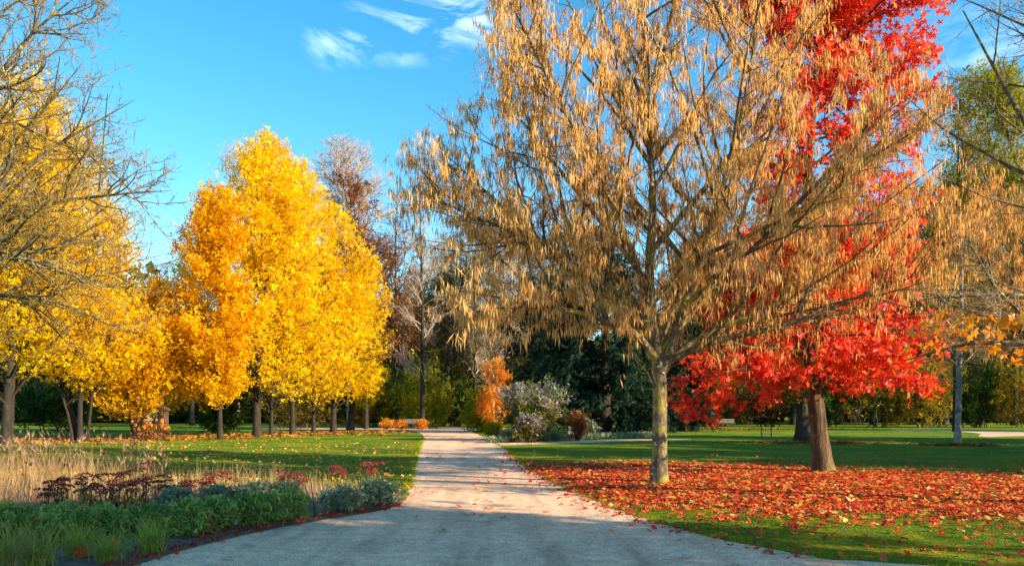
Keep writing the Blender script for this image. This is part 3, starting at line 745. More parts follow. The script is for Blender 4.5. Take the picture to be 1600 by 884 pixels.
# ------------------------------------------------------------------ simpler trees behind
def back_tree(name, label, bpx, Y, rows, seed, bark, twig, leafm=None, n=0, size=(.3, .6), tr_r=.2, n1=46, n2=420, n3=0, tpl=SPRAY, mode='flat', ang=(28, 60), up=.05, group=None, clear=.2, twr=.012, wood=0, jit=.2, lean=0., cat='tree', nm='crown', bias=None):
    base = np.array([(bpx - HX) / F * Y, Y, 0.])
    env = px_env(bpx, Y, rows, seed, lump=.12); top = env.z[-1]
    trunk = [[(0, 0, 0, tr_r), (lean * .3, 0, top * .25, tr_r * .82), (lean, 0, top * .55, tr_r * .55), (env.cx[-1], 0, top * .97, .02)]]
    fl = max(env.r) * 1.4
    lv = [dict(n=n1, ang=ang, len=(.65, 1.), fill=fl, K=6, up=up, wander=.09, rr=.010, t=(clear, .98), rmin=twr * 1.5, bias=bias),
          dict(n=n2, ang=(25, 60), len=(.18 * fl, .45 * fl), K=4, up=up * .7, wander=.12, rr=.007, t=(.15, 1.), rmin=twr)]
    if n3: lv.append(dict(n=n3, ang=(25, 60), len=(.08 * fl, .2 * fl), K=3, up=up, wander=.14, rr=.006, t=(.1, 1.), rmin=twr * .75))
    lf = [dict(tpl=tpl, mat=leafm, n=n, size=size, mode=mode, jit=jit, t=(.2, 1.05), name=nm, **{'from': [1, 2, len(lv)]})] if n else []
    t_, _ = tree(name, label, cat, base, trunk, env, lv, bark, twig, seed, group=group, wood_levels=wood, sides=(9, 4, 3, 3), K0=14, leaf=lf)
    return t_
GB = 'bare trees behind the golden clump'
back_tree('bare_tree', 'pale rounded leafless tree rising behind the golden clump, above the rusty tree', 545, 82, [(212, 545, 20), (240, 545, 58), (290, 548, 78), (340, 552, 82), (420, 555, 76), (500, 555, 50)], 81, M['grey_twig'], M['grey_twig'], n1=80, n2=1000, n3=6500, group=GB, twr=.03)
back_tree('bare_tree', 'leafless crown peeping over the top of the left flank of the golden clump', 372, 84, [(212, 380, 20), (240, 372, 50), (300, 365, 70), (400, 360, 80), (500, 360, 50)], 82, M['grey_twig'], M['grey_twig'], n1=50, n2=500, n3=3000, group=GB, twr=.03)
back_tree('rusty_tree', 'rusty brown-leaved tree between the golden clump and the bare woods', 572, 76, [(252, 530, 10), (290, 540, 36), (340, 556, 58), (420, 575, 66), (500, 592, 62), (570, 600, 52), (640, 600, 30)], 83, M['dark_bark'], M['dark_bark'], M['brown'], 5200, (.3, .6), group=None, jit=.3)
back_tree('bare_tree', 'slim leafless tree with an upright trunk left of the far path end', 660, 78, [(292, 655, 12), (340, 655, 34), (420, 655, 52), (500, 655, 56), (570, 655, 40)], 84, M['dark_bark'], M['grey_twig'], n1=44, n2=420, n3=1700, group=GB, twr=.016, tr_r=.26, ang=(40, 75), up=.02)
back_tree('bare_tree', 'dark leafless tree with arching boughs beyond the far path end', 690, 94, [(360, 735, 30), (410, 730, 70), (460, 722, 92), (520, 712, 90), (580, 705, 60)], 85, M['dark_bark'], M['dark_bark'], M['olive'], 900, (.25, .5), n1=50, n2=460, n3=1700, group=GB, twr=.016, tr_r=.34, lean=1.6, ang=(35, 75), up=-.02, jit=.3)
back_tree('bare_tree', 'grey leafless tree standing behind the orange sapling', 742, 92, [(300, 745, 15), (350, 745, 45), (430, 745, 64), (520, 745, 60), (590, 745, 40)], 86, M['dark_bark'], M['grey_twig'], M['olive'], 1300, (.3, .6), n1=44, n2=420, n3=1500, group=GB, twr=.018, jit=.3)
def conifer(label, bpx, Y, rows, seed, n, group):
    base = np.array([(bpx - HX) / F * Y, Y, 0.]); env = px_env(bpx, Y, rows, seed, lump=.12); top = env.z[-1]; fl = max(env.r) * 1.3
    tree('dark_conifer', label, 'conifer', base, [[(0, 0, 0, .5), (0, 0, top * .4, .3), (0, 0, top * .98, .03)]], env,
        [dict(n=120, ang=(65, 100), len=(.75, 1.), fill=fl, K=6, up=-.05, wander=.05, rr=.008, t=(.04, .98), rmin=.015, by_len=False),
         dict(n=1100, ang=(30, 65), len=(.12 * fl, .3 * fl), K=3, up=-.08, wander=.08, rr=.007, t=(.2, 1.), rmin=.01)],
        M['dark_bark'], M['dark_bark'], seed, group=group, wood_levels=0, sides=(10, 4, 3, 3), K0=14,
        leaf=[dict(tpl=NEEDLES, mat=M['conifer'], n=n, size=(.4, .9), mode='flat', jit=.14, t=(.15, 1.05), tint=.45, tvar=.25, droop=.4, **{'from': [1, 2, 2]})])
GC = 'dark conifers behind the catkin tree'
conifer('widest dark conifer, sweeping to the lawn behind the mauve bush', 945, 60, [(330, 945, 8), (400, 945, 50), (480, 945, 90), (560, 945, 118), (620, 950, 128), (655, 955, 120), (670, 960, 80)], 91, 13000, GC)
conifer('low dark conifer behind the lichen-spotted trunk, next to the bench', 1062, 66, [(470, 1060, 8), (520, 1060, 32), (580, 1062, 48), (630, 1066, 54), (660, 1068, 52), (672, 1068, 40)], 92, 6500, GC)
conifer('dark conifer farthest back, behind the orange sapling', 845, 84, [(400, 845, 8), (460, 845, 50), (540, 845, 80), (620, 845, 95), (660, 845, 85)], 93, 7000, GC)
back_tree('oak_tree', 'yellow-green leafy tree high behind the catkin tree at the far lawn', 1625, 58, [(108, 1545, 20), (150, 1530, 75), (210, 1520, 100), (290, 1520, 105), (380, 1520, 90), (470, 1520, 60)], 94, M['dark_bark'], M['dark_bark'], M['lime'], 5200, (.3, .6), tr_r=.3, jit=.35)
back_tree('oak_tree', 'olive-gold leafy tree whose crown rises directly above the pale birch', 1493, 64, [(125, 1500, 10), (165, 1495, 60), (230, 1490, 86), (310, 1488, 96), (400, 1490, 90), (500, 1492, 60)], 98, M['dark_bark'], M['dark_bark'], M['gold_olive'], 4600, (.3, .6), tr_r=.2, jit=.35)
back_tree('birch_tree', 'bare tree with a pale grey trunk in a ring of mulch on the far lawn', 1496, 37.5, [(300, 1500, 10), (360, 1500, 45), (440, 1500, 75), (520, 1500, 85), (590, 1500, 60)], 95, M['pale_bark'], M['tan_twig'], M['brown'], 500, (.12, .22), tr_r=.145, n1=44, n2=300, n3=900, clear=.2, lean=.22, twr=.008, ang=(45, 80), up=.0, jit=.1, wood=0)
back_tree('yew_stump_tree', 'dark squat tree with rusty low foliage beside the red-leaved trunk', 1254, 44, [(560, 1215, 30), (590, 1212, 66), (625, 1215, 78), (650, 1220, 66), (664, 1225, 30)], 96, M['dark_bark'], M['dark_bark'], M['olive'], 2600, (.2, .4), tr_r=.42, n1=40, n2=260, clear=.35, jit=.25)
# the taller wood closing the view: each tree its own copy of one of three
def dup_tree(src, label, x, y, s, rz):
    r = src.copy(); C.objects.link(r); r.location = (x, y, 0); r.scale = (s, s, s); r.rotation_euler = (0, 0, rz); r['label'] = label
    for ch in src.children:
        c = ch.copy(); C.objects.link(c); c.parent = r
GW = 'tall half-bare trees closing the view'
w0 = back_tree('half_bare_tree', 'tall half-bare brownish tree right of the rusty tree, over the lime shrub', 618, 88, [(330, 618, 14), (380, 618, 50), (450, 618, 72), (540, 618, 74), (620, 618, 50)], 180, M['dark_bark'], M['dark_bark'], M['brown'], 2600, (.25, .55), n1=56, n2=520, n3=2200, group=GW, twr=.018, tr_r=.3, jit=.3, clear=.12)
w1 = back_tree('half_bare_tree', 'tall dark olive tree closing the view right above the path end', 712, 100, [(395, 712, 18), (440, 712, 55), (500, 712, 80), (570, 712, 84), (640, 712, 60)], 181, M['dark_bark'], M['dark_bark'], M['olive'], 3200, (.3, .65), n1=56, n2=520, n3=2200, group=GW, twr=.02, tr_r=.32, jit=.4, clear=.1)
w2 = back_tree('half_bare_tree', 'tall grey leafless tree with a fine twiggy crown behind the arching dark tree', 772, 96, [(330, 772, 14), (380, 772, 48), (450, 772, 70), (540, 772, 76), (620, 772, 56)], 182, M['dark_bark'], M['grey_twig'], M['olive'], 1500, (.3, .6), n1=60, n2=620, n3=3800, group=GW, twr=.026, tr_r=.3, jit=.4, clear=.12)
for q, (src, px, Y, s_, lb) in enumerate([(w1, 655, 108, 1.0, 'dark olive tree behind the slim leafless tree'), (w2, 690, 112, 1.05, 'grey twiggy tree far back, left above the path end'), (w0, 810, 104, 1.1, 'brownish half-bare tree behind the mauve bush, far back'),
        (w1, 880, 108, 1.2, 'dark olive tree far behind the widest conifer'), (w1, 1085, 100, 1.1, 'dark olive tree far behind the low conifer'), (w0, 1135, 102, 1.25, 'brownish half-bare tree high behind the right bench'),
        (w2, 1190, 108, 1.25, 'grey twiggy tree behind the squat dark tree, far back'), (w1, 1240, 100, 1.25, 'dark olive tree rising behind the squat dark tree'), (w0, 1310, 104, 1.3, 'brownish half-bare tree just past the furrowed red-leaved trunk'),
        (w1, 1365, 98, 1.25, 'dark olive tree between the red-leaved trunk and the birch'), (w0, 1425, 104, 1.35, 'brownish half-bare tree short of the birch'), (w1, 1475, 100, 1.4, 'dark olive tree directly behind the birch'),
        (w2, 1530, 104, 1.45, 'grey twiggy tree just past the birch, far back'), (w0, 1585, 98, 1.35, 'brownish half-bare tree above the pale far path'), (w1, 1640, 102, 1.4, 'dark olive tree at the frame edge above the far path'),
        (w1, 300, 100, 1.0, 'dark olive tree in the gap beside the left flank of the golden clump'), (w0, 250, 106, .9, 'brownish half-bare tree behind the low orange-yellow tree'), (w1, 60, 96, 1.0, 'dark olive tree behind the many-stemmed tree'), (w1, 500, 104, 1.0, 'dark olive tree behind the trunks of the golden clump')]):
    dup_tree(src, lb, (px - HX) / F * Y, Y, s_, 1.3 * q)
print('back trees', flush=True)
# ------------------------------------------------------------------ shrubs, hedges and the wood behind
def shrub(name, label, cat, base, rx, h, seed, mat, n, size, stem=None, group=None, tpl=SPRAY, mode='flat', nst=14, ry=None, jit=.1, flower=None, z0=.02, bark=None, prof=None, lump=.2):
    rng = np.random.default_rng(seed)
    zs = np.array([0, .12, .35, .6, .85, 1.0]) * h + z0; pr = prof or [.55, .85, 1., .95, .6, .1]
    env = Env(zs, np.array(pr) * rx, lump=lump, seed=seed, ys=(ry or rx) / rx)
    root = thing(name, label, cat, base, group)
    o = np.c_[rng.normal(size=(nst, 2)) * .12 * rx, np.full(nst, z0 + .005)]
    d = unit(np.c_[rng.normal(size=(nst, 2)) * .55, np.full(nst, 1.)])
    L = env.reach(o, d, 1.5 * max(h, rx)) * rng.uniform(.75, 1, nst); L = np.maximum(L, .3 * h)
    P1 = grow(rng, o, d, L, 5, .02, .12); R1 = radii(np.full(nst, stem or .012 * h), 5)
    P1[:, 0, 2] = -.02
    g = Geo(); tubes(g, P1, R1, 4)
    P2, R2 = branch(rng, env, P1, R1, dict(n=nst * 9, ang=(25, 70), len=(.5, 1.), fill=max(h, rx) * .7, K=3, up=.04, wander=.12, rr=.008, t=(.12, 1.), rmin=(stem or .012 * h) * .3))
    tubes(g, P2, R2, 3); g.build('stems', bark or M['dark_bark'], root, kind='stuff')
    pos, R, sc = leaves_at(rng, P2, n, size, mode, jit, (.1, 1.1))
    pos[:, 2] = np.maximum(pos[:, 2], .02)
    g = Geo(); scatter(g, tpl, pos, R, sc, np.clip(.5 + .28 * rng.normal(size=n), 0, 1))
    g.build('foliage', mat, root, kind='stuff')
    if flower:
        fm, fn, fs, ftpl = flower
        pos, R, sc = leaves_at(rng, P2, fn * 3, fs, 'random', jit, (.7, 1.12))
        k = np.argsort(-(pos[:, 2] / h + .25 * rng.normal(size=len(pos)) + .4 * np.hypot(pos[:, 0], pos[:, 1]) / rx))[:fn]
        g = Geo(); scatter(g, ftpl, pos[k], R[k], sc[k], np.clip(.5 + .3 * rng.normal(size=fn), 0, 1))
        g.build('flowers', fm, root, kind='stuff')
    return root
def at_px(px, Y): return np.array([(px - HX) / F * Y, Y, 0.])
GH = 'shrubs along the far edge of the park'
def far_shrub(label, px, Y, hw, ytop, seed, mat, n=1500):
    k = Y / F; ytop -= 14; n = int(n * 1.25)
    return shrub('boundary_shrub', label, 'shrub', at_px(px, Y), hw * k, CAM_H + (HY - ytop) * k, seed, mat, n, (.3, .65), group=GH, ry=hw * k * .6, jit=.25, stem=.05, prof=[.9, 1., 1., .95, .75, .25])
far_shrub('dark green shrub between the golden clump and the far path end', 622, 84, 46, 585, 101, M['green'])
far_shrub('olive-green shrub with lit lime leaves left of the far path end', 668, 80, 44, 552, 102, M['lime'], 1500)
far_shrub('dark shrub closing the view at the very end of the path', 715, 92, 36, 580, 103, M['green'])
far_shrub('yellowish olive shrub above the far path end', 706, 96, 48, 548, 104, M['olive'])
far_shrub('olive-gold shrub under the golden clump nearest its trunks', 575, 82, 40, 600, 105, M['gold_olive'])
far_shrub('lime bush under the orange sapling', 752, 66, 30, 615, 106, M['lime'], 1200)
far_shrub('green shrub between the orange-yellow tree and the golden clump trunks', 345, 56, 32, 606, 107, M['green'])
far_shrub('dark hedge shrub seen through the stems of the many-stemmed tree', 90, 66, 95, 612, 108, M['green'], 1800)
far_shrub('dark hedge shrub behind the summerhouse gable', 262, 112, 80, 628, 109, M['green'], 1500)
far_shrub('olive shrub behind the trunks of the golden clump', 455, 78, 75, 590, 110, M['olive'], 1800)
for q, (px, Y, hw, yt, mt, lb) in enumerate([
    (1130, 92, 56, 570, 'gold_olive', 'olive boundary shrub directly behind the backless view of the bench'), (1200, 88, 62, 560, 'brown', 'tall brownish shrub beyond the squat dark tree'),
    (1290, 86, 66, 545, 'green', 'dark green boundary shrub behind the furrowed red-leaved trunk'), (1372, 84, 60, 540, 'gold_olive', 'olive shrub between the red-leaved trunk and the pale birch'),
    (1448, 82, 58, 535, 'gold_olive', 'yellow-flecked shrub just short of the pale birch'), (1530, 84, 60, 552, 'green', 'dark green shrub right behind the pale birch trunk'),
    (1610, 82, 64, 540, 'gold_olive', 'olive shrub above the pale curve of far path'), (1015, 96, 70, 560, 'green', 'dark shrub in the gap between the two nearest conifers'),
    (820, 100, 60, 560, 'green', 'dark shrub in the gap behind the mauve bush'),
    (1165, 101, 70, 555, 'green', 'dark shrub filling the gap between the bench shrub and the brownish one'), (1250, 103, 74, 545, 'gold_olive', 'golden olive shrub deep behind the squat dark tree'), (1330, 101, 72, 545, 'gold_olive', 'golden olive shrub deep behind the red-leaved trunk'),
    (1412, 102, 72, 535, 'brown', 'rust-brown shrub deep in the gap short of the birch'), (1490, 103, 74, 540, 'green', 'dark shrub deep behind the birch'), (1570, 102, 74, 540, 'brown', 'rust-brown shrub deep behind the pale far path'), (640, 104, 60, 570, 'gold_olive', 'golden olive shrub deep behind the lime-leaved one')]):
    far_shrub(lb.replace('directly behind the backless view of', 'directly behind'), px, Y, hw, yt, 120 + q, M[mt], 1700)
M['wood_mass'] = leaf_mat('woodland_leaves', [(0, (.03, .04, .014)), (.6, (.08, .08, .02)), (1, (.18, .13, .03))], .2, .08, .5)
# far wood: one mass nobody could count
rng = np.random.default_rng(77)
n = 52000; Yw = rng.uniform(118, 150, n); px = rng.uniform(-350, 1950, n)
hgt = 18 + 3 * np.sin(px * .011) + 2.2 * np.sin(px * .031 + 1) + 3.0 * np.sin(px * .0037 + 2) + np.where(px > 1050, 8, 0)
pos = np.c_[(px - HX) / F * Yw, Yw, rng.uniform(0, 1, n) ** 1.1 * hgt]
g = Geo(); scatter(g, DIAMOND, pos, frames(rng.normal(size=(n, 3)) + [0, 0, .3], rng.normal(size=(n, 3)) + [0, 0, 1.]), rng.uniform(1.0, 2.4, n), np.clip(.3 + .25 * rng.normal(size=n), 0, 1))
nt_ = 260; Yt = rng.uniform(118, 150, nt_); px = rng.uniform(-350, 1950, nt_); o = np.c_[(px - HX) / F * Yt, Yt, np.zeros(nt_)]
Pt = grow(rng, o, np.tile([0, 0, 1.], (nt_, 1)), rng.uniform(8, 15, nt_), 4, .1, .06); gt = Geo(); tubes(gt, Pt, radii(rng.uniform(.1, .25, nt_), 4), 4)
fw = g.build('far_woodland', M['wood_mass'], None, kind='stuff'); tag(fw, 'hazy mass of dull olive woodland closing off the park', 'woodland')
gt.build('tree_trunks', M['dark_bark'], fw, kind='stuff')

M['mixed'] = leaf_mat('turning_leaves', [(0, (.04, .09, .02)), (.45, (.10, .17, .03)), (.7, (.34, .22, .03)), (1, (.50, .14, .03))], .35, .5, .55)
# mauve bush in the island bed
mb = at_px(838, 43)
shrub('mauve_bush', 'large mounded bush covered in mauve-grey flower heads before the dark conifer', 'bush', mb, 2.15, 3.2, 131, M['mixed'], 3000, (.16, .36), flower=(M['purple'], 1500, (.12, .26), SPRAY), jit=.14, nst=18, lump=.42, prof=[.3, .4, .9, 1., .85, .35], stem=.035)
shrub('mauve_bush', 'smaller mauve-flowered bush at the foot of the large mounded one', 'bush', at_px(826, 40.5), .85, 1.5, 132, M['olive'], 900, (.12, .26), flower=(M['purple'], 500, (.1, .2), SPRAY), jit=.1)
shrub('lime_bush', 'lime-green bush at the path corner beneath the orange sapling', 'bush', at_px(772, 46), .75, .9, 133, M['lime'], 1100, (.12, .26), jit=.1)
shrub('grassy_shrub', 'low grey-green tussock nearest the path corner in the island bed', 'shrub', at_px(795, 41.5), .62, .62, 134, M['bed_grey'], 700, (.12, .26), tpl=NEEDLES, mode='random', jit=.06)
shrub('low_shrub', 'flat dark shrub below the open side of the mauve bush', 'shrub', at_px(866, 42), .6, .5, 135, M['bed_grey'], 600, (.1, .22), jit=.06)
shrub('rusty_shrub', 'rust-tinted small shrub between the mauve bush and the dark conifer', 'shrub', at_px(902, 44), .6, 1.9, 136, M['brown'], 700, (.12, .26), jit=.1)
shrub('silver_grass_clump', 'pale silvery spiky clump beside the grey stone block', 'ornamental grass', at_px(921, 47.5), .55, 1.1, 137, M['bed_grey'], 420, (.25, .5), tpl=NEEDLES, mode='random', jit=.05)
g = Geo(); n = 3800; t_ = rng.uniform(0, 1, n)
e0, e1 = G(765, 692), G(1020, 683)
pos = e0 + (e1 - e0) * t_[:, None] + np.c_[rng.normal(size=n) * .2, .35 + rng.normal(size=n) * .3, rng.uniform(.02, .24, n)]
scatter(g, NEEDLES, pos, frames(rng.normal(size=(n, 3)) * .6 + [0, 0, 1.], rng.normal(size=(n, 3))), rng.uniform(.12, .28, n), np.clip(.6 + .25 * rng.normal(size=n), 0, 1))
tag(g.build('lavender_edging', M['bed_grey'], None, kind='stuff'), 'low grey-green edging plants along the thin side path', 'ground cover')
# grey stone block
g = Geo()
bw, bh = .22, .72
V = np.array([(sx * bw * k, sy * .2 * k, z) for z, k in ((0, 1.08), (.06, 1.1), (.5, .95), (bh - .05, .86), (bh, .74)) for sx, sy in ((-1, -1), (1, -1), (1, 1), (-1, 1))])
g.add(V, [(r * 4 + i, r * 4 + (i + 1) % 4, r * 4 + 4 + (i + 1) % 4, r * 4 + 4 + i) for r in range(4) for i in range(4)] + [(16, 17, 18, 19)])
M['stone'] = plain_mat('grey_stone', (.20, .20, .20), (.33, .33, .33), 9., .85, .3)
tag(g.build('stone_block', M['stone'], None, loc=at_px(893, 47)), 'squat grey stone block at the foot of the dark conifer', 'stone block')
# orange sapling
back_tree('orange_sapling', 'small sapling with glowing orange leaves and pale bare upper stems by the path end', 771, 50, [(562, 775, 12), (582, 774, 26), (606, 770, 31), (640, 768, 27), (655, 768, 14)], 97, M['tan_twig'], M['tan_twig'], M['orange'], 2200, (.14, .3), tr_r=.08, n1=30, n2=160, ang=(22, 48), clear=.05, jit=.14, twr=.011)
# hydrangea with orange heads
hy = thing('hydrangea', 'hydrangea with dried orange flower heads in front of the orange-yellow tree', 'hydrangea', at_px(238, 44.5))
rng = np.random.default_rng(140)
ns = 26; o = np.c_[rng.normal(size=(ns, 2)) * [.45, .3], np.zeros(ns)]
Ps = grow(rng, o, unit(np.c_[rng.normal(size=(ns, 2)) * .3, np.ones(ns)]), rng.uniform(.7, 1.25, ns), 3, .02, .08)
g = Geo(); tubes(g, Ps, radii(np.full(ns, .012), 3, .6), 4); g.build('stems', M['dark_bark'], hy, kind='stuff')
tv = []
def T_ball(n=34, seed=1):
    r = np.random.default_rng(seed); V, Fc = [], []
    for i in range(n):
        d = unit(r.normal(size=3)); u_ = unit(np.cross(d, r.normal(size=3))); w_ = np.cross(d, u_)
        c = d * .42
        V += [c - u_ * .2, c + w_ * .2 + d * .06, c + u_ * .2, c - w_ * .2 + d * .06]; Fc += [(4 * i, 4 * i + 1, 4 * i + 2), (4 * i, 4 * i + 2, 4 * i + 3)]
    return np.array(V), np.array(Fc)
BALL = T_ball()
single_parts('flower_head', BALL, M['orange'], hy, Ps[:, -1], frames(rng.normal(size=(ns, 3)), rng.normal(size=(ns, 3))), rng.uniform(.14, .25, ns), rng.uniform(.3, .9, ns))
pos, R, sc = leaves_at(rng, Ps, 260, (.12, .24), 'droop', .06, (.2, .9)); g = Geo(); scatter(g, DIAMOND, pos, R, sc, rng.uniform(.2, .9, 260)); g.build('foliage', M['brown'], hy, kind='stuff')

# orange low shrubs by the left bench
for q, (px, w_, h_, lb) in enumerate([(603, .9, .95, 'low glowing amber shrub under the golden clump, furthest from the far bench'), (628, .7, .8, 'low amber shrub touching the far bench on its shaded end'), (660, .65, .95, 'low orange shrub at the path end of the far bench')]):
    shrub('amber_shrub', lb, 'shrub', at_px(px, 74 - q), w_, h_, 150 + q, M['orange'], 480, (.14, .3), group='low orange shrubs by the far bench', jit=.08)

# ------------------------------------------------------------------ benches
M['wood'] = plain_mat('weathered_wood', (.10, .075, .06), (.22, .17, .14), 14., .8, .3)
M['iron'] = plain_mat('dark_iron', (.02, .02, .02), (.05, .05, .05), 14., .5, .1)
def box(g, c, s, tint=.5, rot=None):
    v = np.array([(x, y, z) for z in (-1, 1) for x, y in ((-1, -1), (1, -1), (1, 1), (-1, 1))]) * np.array(s) / 2
    if rot is not None: v = v @ np.array(rot).T
    g.add(v + np.array(c), [(3, 2, 1, 0), (4, 5, 6, 7), (0, 1, 5, 4), (1, 2, 6, 5), (2, 3, 7, 6), (3, 0, 4, 7)], tint)
def bench(label, base, L, rz):
    b = thing('park_bench', label, 'bench', base, 'benches at the edge of the park'); b.rotation_euler = (0, 0, rz)
    g = Geo(); box(g, (0, 0, 0), (L, .11, .035)); sm = g.mesh('slat', M['wood'])
    for y, z, rx in ((-.2, .45, 0), (-.07, .445, 0), (.06, .45, 0), (.17, .58, 1.35), (.20, .72, 1.35), (.23, .86, 1.35)):
        o = bpy.data.objects.new('slat', sm); C.objects.link(o); o.parent = b; o.location = (0, y, z); o.rotation_euler = (rx, 0, 0)
    for sx in (-1, 1):
        g = Geo(); x = sx * L * .38
        box(g, (x, -.18, .215), (.06, .06, .43)); box(g, (x, .16, .21), (.055, .06, .42)); box(g, (x, -.01, .40), (.05, .30, .045))
        c, s = math.cos(-.2), math.sin(-.2); box(g, (x, .225, .66), (.05, .045, .5), rot=[(1, 0, 0), (0, c, -s), (0, s, c)])
        g.build('leg', M['iron'], b)
bench('wooden slatted bench in front of the olive shrubs beside the low dark conifer', G(1131, 668.5), 2.2, 0)
bench('dark bench between low orange shrubs at the far end of the path', G(645, 669.3), 1.9, .15)
# ------------------------------------------------------------------ summerhouse glimpsed through the trees
sh = thing('summerhouse', 'small white-gabled summerhouse glimpsed through the trees beyond the lawn', 'summerhouse', at_px(238, 96))
M['white'] = plain_mat('white_boards', (.55, .53, .50), (.68, .66, .62), 4., .7, .1); M['brick'] = plain_mat('dull_red', (.07, .035, .025), (.12, .06, .045), 6., .8, .2); M['tile'] = plain_mat('roof_tiles', (.10, .05, .04), (.20, .10, .08), 9., .8, .4)
g = Geo()
hw, hd, hh, ridge = 1.35, 1.4, 1.9, 3.0
g.add([(-hw, -hd, 0), (hw, -hd, 0), (hw, hd, 0), (-hw, hd, 0), (-hw, -hd, hh), (hw, -hd, hh), (hw, hd, hh), (-hw, hd, hh)], [(0, 1, 5, 4), (1, 2, 6, 5), (2, 3, 7, 6), (3, 0, 4, 7)]); g.build('wall', M['brick'], sh)
g = Geo(); g.add([(-hw, -hd, hh), (hw, -hd, hh), (0, -hd, ridge), (-hw, hd, hh), (hw, hd, hh), (0, hd, ridge)], [(0, 1, 2), (4, 3, 5)]); g.build('gable', M['white'], sh)
for sx in (-1, 1):
    g = Geo(); a = math.atan2(ridge - hh, hw); l = math.hypot(hw, ridge - hh) + .3
    c, s = math.cos(sx * a), math.sin(sx * a)
    box(g, (sx * (hw * .5 + .1), 0, (hh + ridge) / 2 + .0), (l, 2 * hd + .5, .08), rot=[(c, 0, s), (0, 1, 0), (-s, 0, c)]); g.build('roof_slope', M['tile'], sh)
g = Geo(); box(g, (0, -hd - .03, .95), (.8, .06, 1.9)); g.build('door', M['white'], sh)
for sx in (-1, 1):
    g = Geo(); box(g, (sx * .95, -hd - .02, 1.25), (.5, .05, .7)); w = g.build('window', M['white'], sh)
    g = Geo(); box(g, (sx * .95, -hd - .05, 1.25), (.4, .02, .6)); g.build('pane', M['iron'], w)
# two short posts on the far lawn
for px, py, lb in ((1190, 684, 'short dark post farther from the squat dark tree'), (1205, 683.6, 'short dark post nearer the squat dark tree')):
    g = Geo(); box(g, (0, 0, .3), (.06, .06, .64)); box(g, (0, 0, .635), (.085, .085, .03)); tag(g.build('lawn_post', M['wood'], None, loc=G(px, py)), lb, 'post', 'posts on the far lawn')
print('shrubs', flush=True)
# ------------------------------------------------------------------ flower bed
GS = 'green perennials at the front of the bed'
bed_rows = [(18, 846, 55, 783, 'bed_green', 'mid-green perennial clump at the frame edge of the bed, behind the bleached grass'), (88, 846, 52, 788, 'bed_green', 'green perennial clump below the first maroon heads'),
            (160, 842, 52, 792, 'bed_green', 'green perennial clump behind the middle grass tufts'), (232, 834, 50, 790, 'bed_green', 'green perennial clump behind the brightest grass tuft'),
            (292, 836, 46, 783, 'bed_green', 'bright green perennial clump just past the brightest grass tuft'), (345, 826, 46, 778, 'bed_green', 'bushy green perennial clump above the big brown fallen leaf'),
            (398, 820, 44, 768, 'bed_green', 'bushy yellow-green clump in the middle of the bed edge'), (446, 812, 40, 764, 'bed_green', 'green clump beside the strap-leaved plant')]
for q, (px, py, hw, yt, mt, lb) in enumerate(bed_rows):
    b = G(px, py); k = b[1] / F
    shrub('perennial_clump', lb, 'perennial', b, hw * k * .92, (py - yt) * k * (.82 + .05 * (q % 3)), 200 + q, M[mt], 1500, (.07, .14), group=GS, jit=.03, nst=26, stem=.005, lump=.3, ry=hw * k * 1.0, mode='random', tpl=SPRAY, prof=[.7, .95, 1., .95, .75, .3])
GG = 'silver-grey cushions behind the green perennials'
for q, (px, py, hw, yt, lb) in enumerate([(275, 802, 42, 764, 'silver-grey cushion closest to the maroon heads'), (338, 796, 44, 762, 'silver-grey cushion behind the bushy green clump'),
            (395, 792, 42, 757, 'broad silver-grey cushion in the middle of the bed'), (440, 790, 34, 755, 'silver-grey cushion behind the strap-leaved plant'),
            (535, 799, 38, 764, 'low grey-green cushion past the strap-leaved plant'), (592, 790, 36, 750, 'upright grey-green bush at the path corner of the bed')]):
    b = G(px, py); k = b[1] / F
    shrub('silver_shrub', lb, 'shrub', b, hw * k, (py - yt) * k, 230 + q, M['bed_grey'], 1500, (.06, .13), group=GG, lump=.3, jit=.025, nst=26, stem=.005, ry=hw * k * .9, mode='random', tpl=NEEDLES if q < 4 else SPRAY, prof=[.7, .95, 1., .95, .75, .3])
# grass tufts
def blades(g, rng, o, hgt, wid, lean, segs=3, tint=(.2, .9), dirs=None):
    n = len(o); a = rng.uniform(0, 6.28, n); dr = np.stack([np.cos(a), np.sin(a)], 1) if dirs is None else dirs
    t = np.linspace(0, 1, segs + 1); z = hgt[:, None] * (t - .35 * (lean[:, None] > .6) * t ** 2 * lean[:, None]); h = (hgt * lean)[:, None] * t ** 1.8
    c = o[:, None, :] + np.stack([dr[:, :1] * h, dr[:, 1:] * h, z], -1)
    fa = rng.uniform(0, 6.28, n); s = np.stack([np.cos(fa), np.sin(fa), np.zeros(n)], 1)[:, None, :] * (wid[:, None] * (1 - t ** 1.6 * .93))[..., None] * .5
    v = np.stack([c - s, c + s], 2).reshape(n, -1, 3); m = 2 * (segs + 1)
    i = np.arange(n)[:, None] * m + np.arange(segs)[None] * 2
    f = np.stack([i, i + 1, i + 3, i + 2], -1).reshape(-1, 4)
    g.add(v.reshape(-1, 3), f, np.repeat(rng.uniform(*tint, n), segs))
